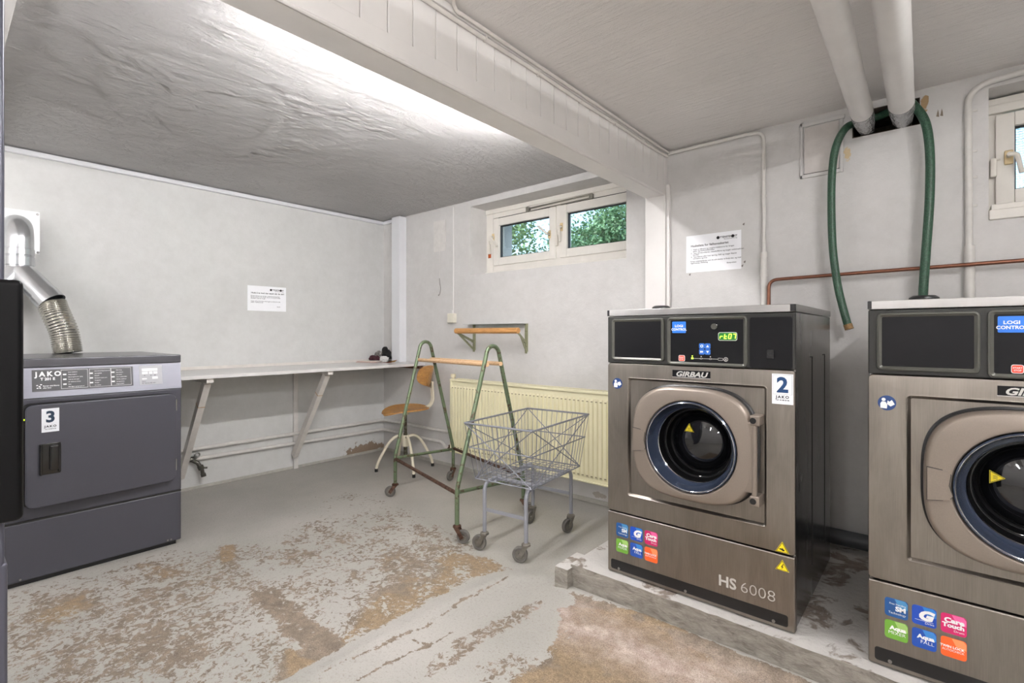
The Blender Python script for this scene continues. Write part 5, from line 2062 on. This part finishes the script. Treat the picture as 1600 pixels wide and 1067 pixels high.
for (cx_, dep) in cols:
    for zi, z_ in enumerate(zr):
        vs.append((cx_, RY + 0.009 - 0.012 * dep * amp[zi], z_))
nz_ = len(zr)
for i in range(len(cols) - 1):
    for j in range(nz_ - 1):
        fs.append((i * nz_ + j, (i + 1) * nz_ + j, (i + 1) * nz_ + j + 1, i * nz_ + j + 1))
b.raw(vs, fs)
b.box(RX0, RY - 0.003, RZ1 - 0.016, RX1, RY + 0.016, RZ1, 0.003)
b.box(RX0, RY - 0.003, RZ0, RX1, RY + 0.016, RZ0 + 0.010, 0.003)
b.box(RX0, RY - 0.002, RZ0, RX0 + 0.016, RY + 0.016, RZ1, 0.003)
b.box(RX0 + 0.004, RY + 0.012, RZ0 + 0.01, RX1, RY + 0.02, RZ1 - 0.02)
b.box(RX0 + 0.004, RY + 0.075, RZ0 + 0.01, RX1, RY + 0.083, RZ1 - 0.01, 0.002)
b.mat(1)
for i in range(nflute):
    for z_ in (RZ1 - 0.068, RZ0 + 0.046):
        b.box(x + (i + 0.40) * pitch, RY - 0.0036, z_ - 0.003, x + (i + 0.75) * pitch, RY + 0.002, z_ + 0.003)
b.build('front_panel', [M_rad, plain('radiator_slot_shadow', (150, 142, 112), 0.6)], rd_, angle=25)
b = B()
b.box(RX0, RY, RZ0 + 0.01, RX0 + 0.004, RY + 0.085, RZ1 - 0.004, 0.001)
b.build('side_cover', M_rad, rd_)
b = B()
x = RX0 + 0.01
while x < RX1 - 0.03:
    b.bar((x, RY + 0.016, RZ1 - 0.002), (x + 0.016, RY + 0.082, RZ1 - 0.002), 0.008, 0.002)
    x += 0.030
for y_ in (RY + 0.014, RY + 0.082):
    b.box(RX0, y_ - 0.004, RZ1 - 0.004, RX1, y_ + 0.004, RZ1 + 0.001)
b.build('top_grille', M_rad, rd_)
b = B()
b.tube([(RX0 - 0.005, RY + 0.04, RZ1 - 0.035), (RX0 - 0.005, RY + 0.04, RZ1 + 0.012)], 0.011, 12)
b.cyl((RX0 - 0.005, RY + 0.04, RZ1 + 0.008), (RX0 - 0.005, RY + 0.04, RZ1 + 0.038), 0.021, n=20)
b.build('valve_cap', plain('ivory_valve', (226, 216, 186), 0.45), rd_)
b = B()
b.tube([(-3.10, YB - 0.05, 0.165), (-3.06, YB - 0.06, 0.172), (RX0 + 0.01, YB - 0.06, 0.19)], 0.012, 10)
b.tube([(-3.075, YB - 0.055, 0.165), (-3.075, YB - 0.055, 0.20)], 0.014, 8)
b.build('lockshield_valve', M_rust, rd_)

# ------------------------------------------------------------------ roller holder on the wall
M_olive = worn('olive_bracket_paint', (150, 152, 122), (96, 84, 66), 0.62, 60, 0.45, 0.2)
M_roll = wood('varnished_roller', (212, 160, 100), (168, 116, 64), 'x', 0.35, 9)
rh = thing('roller_holder', (-2.58, YB, 0.98), 'wooden roller on two olive folding brackets on the wall above the radiator', 'roller')
RYY, RZZ = 2.69, 1.144
b = B()
b.lathe([(0.001, 0), (0.018, 0), (0.0215, 0.004), (0.0215, 0.641), (0.018, 0.645), (0.001, 0.645)], (-2.885, RYY, RZZ), (1, 0, 0), n=24)
b.build('roller', M_roll, rh)
for x_ in (-2.845, -2.305):
    b = B()
    b.bar((x_, YB - 0.008, 0.977), (x_, YB - 0.008, 1.197), 0.016, 0.012, (0, 1, 0), 0.002)
    b.bar((x_ + 0.012, YB - 0.004, 0.99), (x_ + 0.012, YB - 0.004, 1.197), 0.003, 0.02, (0, 1, 0))
    xr_ = -2.865 if x_ < -2.6 else -2.245
    b.bar((xr_, RYY, RZZ - 0.015), (x_, YB - 0.012, 1.06), 0.006, 0.018, (0, 0, 1), 0.001)
    b.bar((xr_ + 0.008, RYY + 0.01, RZZ - 0.025), (x_ + 0.004, YB - 0.012, 0.995), 0.006, 0.016, (0, 0, 1), 0.001)
    b.cyl((x_ - 0.012, YB - 0.02, 1.058), (x_ + 0.012, YB - 0.02, 1.058), 0.006, n=10)
    b.build('bracket', M_olive, rh)
b = B()
b.box(-2.90, YB - 0.075, 1.195, -2.30, YB - 0.001, 1.1975)
b.box(-2.84, YB - 0.006, 1.165, -2.31, YB - 0.003, 1.195)
b.build('sheet_cover', plain('galvanised_sheet', (170, 174, 170), 0.35, 0.6, var=0.1), rh)

# ------------------------------------------------------------------ socket, cables, plates on wall B
sk = thing('wall_socket', (-3.085, YB, 1.21), 'small cream surface-mounted box at the end of a white cable, left of the roller', 'socket')
b = B()
b.box(-3.128, YB - 0.042, 1.213, -3.052, YB - 0.0005, 1.292, 0.006, 3)
b.build('box', plain('cream_socket', (224, 220, 204), 0.45), sk)
b = B()
b.tube([(-3.088, YB - 0.012, 1.29), (-3.088, YB - 0.012, 1.32)], 0.008, 10)
b.tube([(-3.088, YB - 0.006, 1.315), (-3.088, YB - 0.006, CEIL - 0.02)], 0.005, 10)
b.build('cable', M_white, sk)
b = B()
b.prism(rrect(0.155, 0.265, 0.012, 4, -3.265, 1.965), (0, YB - 0.0003, 0), (1, 0, 0), (0, 0, 1), 0.0035)
b.tube([(-3.268, YB - 0.001, 1.835), (-3.268, YB - 0.001, 1.60)], 0.0016, 6)
o = b.build('blanking_plate', plain('overpainted_plate', (216, 213, 209), 0.6, bump=0.12))
o['label'] = 'painted-over blank plate on the wall left of the small window'
o['category'] = 'plate'
b = B()
b.tube(spline([(-3.268, YB - 0.003, 1.60), (-3.262, YB - 0.004, 1.56), (-3.252, YB - 0.004, 1.51), (-3.262, YB - 0.005, 1.465), (-3.275, YB - 0.008, 1.45), (-3.268, YB - 0.012, 1.462)], 6), 0.0022, 6)
o = b.build('wire_end', plain('loose_wire', (120, 116, 110), 0.5, 0.4))
o['label'] = 'loose thin grey wire end hanging below the blank plate'
o['category'] = 'wire'

# notices
M_sheet = plain('paper_sheet', (246, 247, 250), 0.6, var=0.015)
M_ink = plain('printed_ink', (24, 24, 26), 0.7)
M_ink2 = plain('faint_ink', (70, 70, 74), 0.7)


def notice(o_, xd, w_, h_, title, lines, label, nz, foot):
    xd = Vector(xd)
    up = Vector((0, 0, 1))
    n_ = xd.cross(up)
    o_ = Vector(o_)
    bb = B()
    bb.mat(0).prism([(0, 0), (w_, 0), (w_, h_), (0, h_)], o_ + n_ * 0.001, xd, up, 0.0006)
    oo = o_ + n_ * 0.0018
    bb.mat(1)
    s_ = w_ / 0.30

    def circ(x_, z_, r_):
        bb.prism([(x_ + r_ * math.cos(2 * PI * q / 20), z_ + r_ * math.sin(2 * PI * q / 20)) for q in range(20)], oo, xd, up, 0.0003)
    circ(w_ * 0.595, h_ * 0.865, 0.0085 * s_)
    circ(w_ * 0.855, h_ * 0.865, 0.0085 * s_)
    bb.text('TTENSTEN', 0.0135 * s_, oo + xd * (w_ * 0.625) + up * (h_ * 0.845), xd, up, 'LEFT', 0.03)
    bb.text('ST', 0.0135 * s_, oo + xd * (w_ * 0.885) + up * (h_ * 0.845), xd, up, 'LEFT', 0.03)
    bb.text(title, 0.0165 * s_, oo + xd * (w_ * 0.09) + up * (h_ * 0.69), xd, up, 'LEFT', 0.02, spacing=1.05)
    bb.mat(2)
    bb.text('Ejendomsforening', 0.0095 * s_, oo + xd * (w_ * 0.70) + up * (h_ * 0.80), xd, up, 'LEFT', 0.0)
    for (ln, xx, zz) in lines:
        bb.text(ln, 0.0108 * s_, oo + xd * (w_ * xx) + up * (h_ * zz), xd, up, 'LEFT', 0.01)
    bb.text(foot, 0.0108 * s_, oo + xd * (w_ * 0.75) + up * (h_ * 0.17), xd, up, 'LEFT', 0.01)
    o2 = bb.build('paper_notice', [M_sheet, M_ink, M_ink2], smooth=False)
    o2['label'] = label
    o2['category'] = 'notice'
    return o2


notice((-1.113, YB, 1.474), (1, 0, 0), 0.302, 0.212, 'Huskeliste for fællesvaskeriet',
       [('1.  Husk at aflevere og rengøre maskinerne for brugte', 0.09, 0.60), ('sæbe- og skyllemiddelrester', 0.13, 0.555),
        ('2.  Tøm tørretumbleren, sæbeskufferne og rengør vaskemaskinen', 0.09, 0.50), ('herefter', 0.13, 0.455),
        ('3.  Tøm filteret efter hver tørring. Skift og rengør filteret', 0.09, 0.40), ('ved behov og hver', 0.13, 0.355),
        ('Forlad vaskekælderen som du selv ønsker at finde den, og med', 0.08, 0.28), ('regelmæssig udluftning', 0.08, 0.235)],
       'white notice with a numbered list taped to the wall above the numbered washer', -1, 'Bestyrelsen')
notice((XA, 1.605, 1.303), (0, 1, 0), 0.302, 0.197, 'Husk å ta med deg tøyet når du går!',
       [('Ønsker beboer som bruker maskinene at tøyet blir', 0.08, 0.58), ('fjernet innen kl. 22. Derfor må du ta med personlige', 0.08, 0.53), ('eiendeler med når du går', 0.08, 0.48),
        ('Tusen takk på forhånd. Husk også at tømme for ditt', 0.08, 0.37), ('lokale i vaskerommet', 0.08, 0.32)],
       'white notice on the left wall above the long shelf', 1, 'Styret')
b = B()
for (x_, z_) in ((-1.098, 1.462), (-0.805, 1.712), (-0.80, 1.508), (-0.812, 1.488)):
    b.prism([(x_, z_), (x_ + 0.008, z_ - 0.006), (x_ + 0.012, z_ + 0.008), (x_ + 0.004, z_ + 0.006)], (0, YB - 0.0003, 0), (1, 0, 0), (0, 0, 1), 0.0006)
o = b.build('tape_scrap', plain('torn_tape_marks', (120, 114, 108), 0.7))
o['label'] = 'small torn tape marks at the corners of the notice over the washer'
o['category'] = 'tape'

# hatch in the wall
b = B()
b.box(-0.530, YB - 0.012, 1.900, -0.358, YB, 1.918, 0.004)
b.box(-0.530, YB - 0.012, 2.156, -0.34, YB, 2.176, 0.004)
b.box(-0.530, YB - 0.012, 1.900, -0.516, YB, 2.176, 0.004)
b.box(-0.362, YB - 0.008, 1.900, -0.346, YB, 2.176, 0.004)
hf = b.build('wall_hatch', M_wallB)
hf['label'] = 'small painted hatch with a raised frame left of the pipe hole'
hf['category'] = 'hatch'
B().box(-0.512, YB - 0.0045, 1.922, -0.366, YB - 0.0005, 2.152, 0.002).build('hatch_panel', plain('hatch_paint', (208, 203, 199), 0.5, bump=0.15), hf)
hf2 = hf.children[0]
_o = hf.location.copy()
B().box(-0.514, YB - 0.0025, 1.917, -0.364, YB - 0.0002, 1.9235).build('hatch_gap', M_seam, hf)

# surface conduits
cw = B()
YW = YB - 0.0135
cw.tube(fillet([(BX1 + 0.014, YB - 0.02, 2.186), (-0.80, YW, 2.188), (-0.697, YW, 2.185), (-0.696, YW, 2.08), (-0.695, YW, 1.10)], 0.07, 8), 0.0095, 12)
cw.tube([(-0.694, YW - 0.006, 1.535), (-0.694, YW - 0.006, 1.10)], 0.0165, 14)
cw.box(-0.708, YB - 0.004, 1.84, -0.682, YB, 1.852, 0.001)
cw.tube([(-0.694, YW - 0.006, 1.548), (-0.694, YW - 0.006, 1.522)], 0.0185, 14)
cw.tube([(-0.694, YW - 0.006, 1.455), (-0.694, YW - 0.006, 1.42)], 0.0185, 14)
o = cw.build('conduit', M_pipe, angle=60)
o['label'] = 'thin white conduit running under the ceiling and down behind the numbered washer'
o['category'] = 'conduit'
cw = B()
pts = [(2.0, YW, 2.172), (0.26, YW, 2.170), (0.165, YW, 2.162)] + [tuple(p) for p in arc((0.168, YW, 2.09), 0.072, PI / 2, PI, 8, (1, 0, 0), (0, 0, 1))][1:] + [(0.098, YW, 1.60), (0.1, YW, 1.10)]
cw.tube(pts, 0.0125, 12)
cw.tube([(0.1, YW - 0.006, 1.49), (0.1, YW - 0.006, 1.10)], 0.0175, 14)
for z_ in (2.06, 1.89, 1.78, 1.66):
    cw.box(0.080, YB - 0.004, z_ - 0.005, 0.125, YB, z_ + 0.005, 0.001)
o = cw.build('conduit', M_pipe, angle=60)
o['label'] = 'white conduit bent round the upper corner of the right-hand window'
o['category'] = 'conduit'
# cables clipped along the top of the beam
M_cable = plain('overpainted_cable', (222, 217, 211), 0.45, bump=0.15, bscale=60)
cw = B()
xb = BX1 + 0.0
cw.tube([(xb + 0.008, YC, 2.166)] + [(xb + 0.008, y_, 2.166 + 0.0015 * math.sin(y_ * 9)) for y_ in np.arange(-1.5, 2.8, 0.12)] + [(xb + 0.012, 2.835, 2.17)], 0.0075, 10)
for y_ in np.arange(-1.2, 2.8, 0.31):
    cw.box(xb - 0.001, y_ - 0.004, 2.157, xb + 0.017, y_ + 0.004, 2.175, 0.001)
o = cw.build('cable', M_cable, angle=60)
o['label'] = 'lower painted cable clipped along the boarded face of the beam'
o['category'] = 'cable'
o['group'] = 'cables along the beam'
cw = B()
y0_ = 1.13
cw.tube(fillet([(-0.75, 0.55, CEIL - 0.007), (-1.10, 1.02, CEIL - 0.007), (xb + 0.022, y0_ - 0.015, CEIL - 0.007), (xb + 0.021, y0_, CEIL - 0.022), (xb + 0.021, y0_ + 0.02, 2.186), (xb + 0.021, 2.0, 2.186), (xb + 0.021, YB - 0.028, 2.186)], 0.03, 6), 0.0065, 10)
o = cw.build('cable', M_cable, angle=60)
o['label'] = 'painted cable that comes off the ceiling and joins the top edge of the beam'
o['category'] = 'cable'
o['group'] = 'cables along the beam'

# copper pipe
cp = B()
YP = YB - 0.048
cp.tube(fillet([(-0.664, YP, 1.10), (-0.664, YP, 1.398), (-0.30, YP, 1.404), (0.4, YP, 1.413), (1.9, YP, 1.42)], 0.045, 8), 0.0085, 12)
o = cp.build('copper_pipe', plain('oxidised_copper', (136, 92, 74), 0.38, 0.8, var=0.12, scale=40), angle=60)
o['label'] = 'brown copper pipe running level across the wall behind the hose'
o['category'] = 'pipe'

# insulated pipes and the hole they leave through
M_insul = plain('white_insulation_jacket', (224, 221, 218), 0.35, var=0.04, scale=9, bump=0.35, bscale=14, coat=0.1)


def foil_mat():
    k = N('crumpled_foil_tape')
    v = k.n('ShaderNodeTexVoronoi', feature='F1')
    v.inputs['Scale'].default_value = 55
    k.l(k.coord((1, 1, 1.6)), v.inputs['Vector'])
    k.col(srgb(200, 200, 202))
    k.set(rough=0.22, metal=0.95)
    b1 = k.bump(v.outputs['Distance'], 0.9, 0.02)
    k.bump(k.noise(k.coord(), 60, 5, 0.7), 0.7, 0.01, b1)
    return k.m


M_foil = foil_mat()
for (x0_, z0_, r_, lab) in ((-0.258, 2.090, 0.0415, 'white insulated ceiling pipe with a foil end, left one of the pair'), (-0.122, 2.088, 0.0445, 'white insulated ceiling pipe with a foil end, right one of the pair')):
    dv = Vector((0.018, -1, -0.012))
    o0 = Vector((x0_, YB, z0_))
    t_ = thing('insulated_pipe', (x0_, YB, z0_ - r_), lab, 'pipe', 'insulated ceiling pipes')
    P = lambda s_: o0 + dv * s_
    rnd = random.Random(int(r_ * 1e5))
    pts, rad = [], []
    s_ = 0.19
    while s_ < 4.4:
        pts.append(P(s_))
        rad.append(r_ * (1 + rnd.uniform(-0.012, 0.012)))
        s_ += 0.07
    pts = [P(0.188)] + pts
    rad = [r_ * 0.93] + rad
    B().tube(pts, r_, 28, radii=rad).build('insulation', M_insul, t_, angle=60)
    pts = [P(a_) for a_ in (0.215, 0.20, 0.16, 0.12, 0.09, 0.05, 0.01, -0.03)]
    rad = [r_ * k_ for k_ in (1.02, 1.03, 0.99, 1.0, 0.95, 0.90, 0.84, 0.78)]
    B().tube(pts, r_, 28, radii=rad).build('foil_end', M_foil, t_, angle=60)
    B().tube([P(-0.03), P(-0.28)], 0.03, 16).build('steel_pipe', M_iron, t_)

# dark rough lining of the hole
b = B()
M_hole = plain('dark_hole_lining', (74, 66, 58), 0.9, var=0.5, scale=30, bump=0.8, bscale=40)
b.box(HX0, YB + 0.002, HZ0 - 0.0, HX1, YB + 0.29, HZ0 + 0.004)
b.box(HX0, YB + 0.002, HZ0, HX0 + 0.004, YB + 0.29, HZ1)
b.box(HX1 - 0.004, YB + 0.002, HZ0, HX1, YB + 0.29, HZ1)
b.box(HX0, YB + 0.002, HZ1 - 0.004, HX1, YB + 0.29, HZ1)
b.box(HX0, YB + 0.28, HZ0, HX1, YB + 0.296, HZ1)
b.build('trim_6', M_hole, **ST)

# green hose hung through the hole
M_hose = N('green_braided_hose')
v_ = M_hose.n('ShaderNodeTexVoronoi')
v_.inputs['Scale'].default_value = 260
M_hose.l(M_hose.coord((1, 1, 0.6)), v_.inputs['Vector'])
M_hose.col(M_hose.ramp(v_.outputs['Distance'], [(0.2, srgb(34, 62, 48)), (0.7, srgb(54, 92, 70))]))
M_hose.set(rough=0.42)
M_hose.bump(v_.outputs['Distance'], 0.3, 0.001)
hs = thing('green_hose', (-0.2, YB - 0.04, 1.14), 'dark green hose looped over the pipe hole, its cut end hanging between the washers', 'hose')
ys_ = YB - 0.075
pts = [(-0.052, 2.70, 1.10), (-0.052, 2.79, 1.20), (-0.049, ys_, 1.31), (-0.041, ys_, 1.461), (-0.029, ys_, 1.682), (-0.027, ys_, 1.877), (-0.040, ys_, 2.02), (-0.075, ys_ - 0.0, 2.105), (-0.11, ys_ + 0.02, 2.145), (-0.195, YB + 0.045, 2.148), (-0.275, YB + 0.03, 2.13), (-0.325, ys_ - 0.002, 2.085), (-0.366, ys_, 2.01), (-0.382, ys_, 1.90), (-0.386, ys_, 1.75), (-0.382, ys_, 1.56), (-0.370, ys_, 1.42), (-0.352, ys_, 1.30), (-0.318, ys_ - 0.003, 1.150)]
B().tube(spline(pts, 9), 0.0168, 16).build('hose', M_hose.m, hs, angle=80)
b = B()
b.tube([(-0.3215, ys_ - 0.0025, 1.165), (-0.314, ys_ - 0.004, 1.142)], 0.0185, 14)
b.build('hose_end', plain('frayed_hose_end', (150, 118, 78), 0.7, var=0.3, scale=120, bump=0.5), hs)

# screws and plug holes high on wall B
b = B()
for x_ in (-0.001, 0.012):
    b.prism([(x_ - 0.006 + 0.0, 2.07), (x_ + 0.004, 2.066), (x_ + 0.003, 2.082), (x_, 2.10), (x_ - 0.003, 2.085)], (0, YB - 0.0002, 0), (1, 0, 0), (0, 0, 1), 0.0008)
o = b.build('plug_hole', plain('plug_hole_dark', (130, 118, 104), 0.8))
o['label'] = 'two small chipped screw holes in the wall between the hose and the right-hand window'
o['category'] = 'holes'
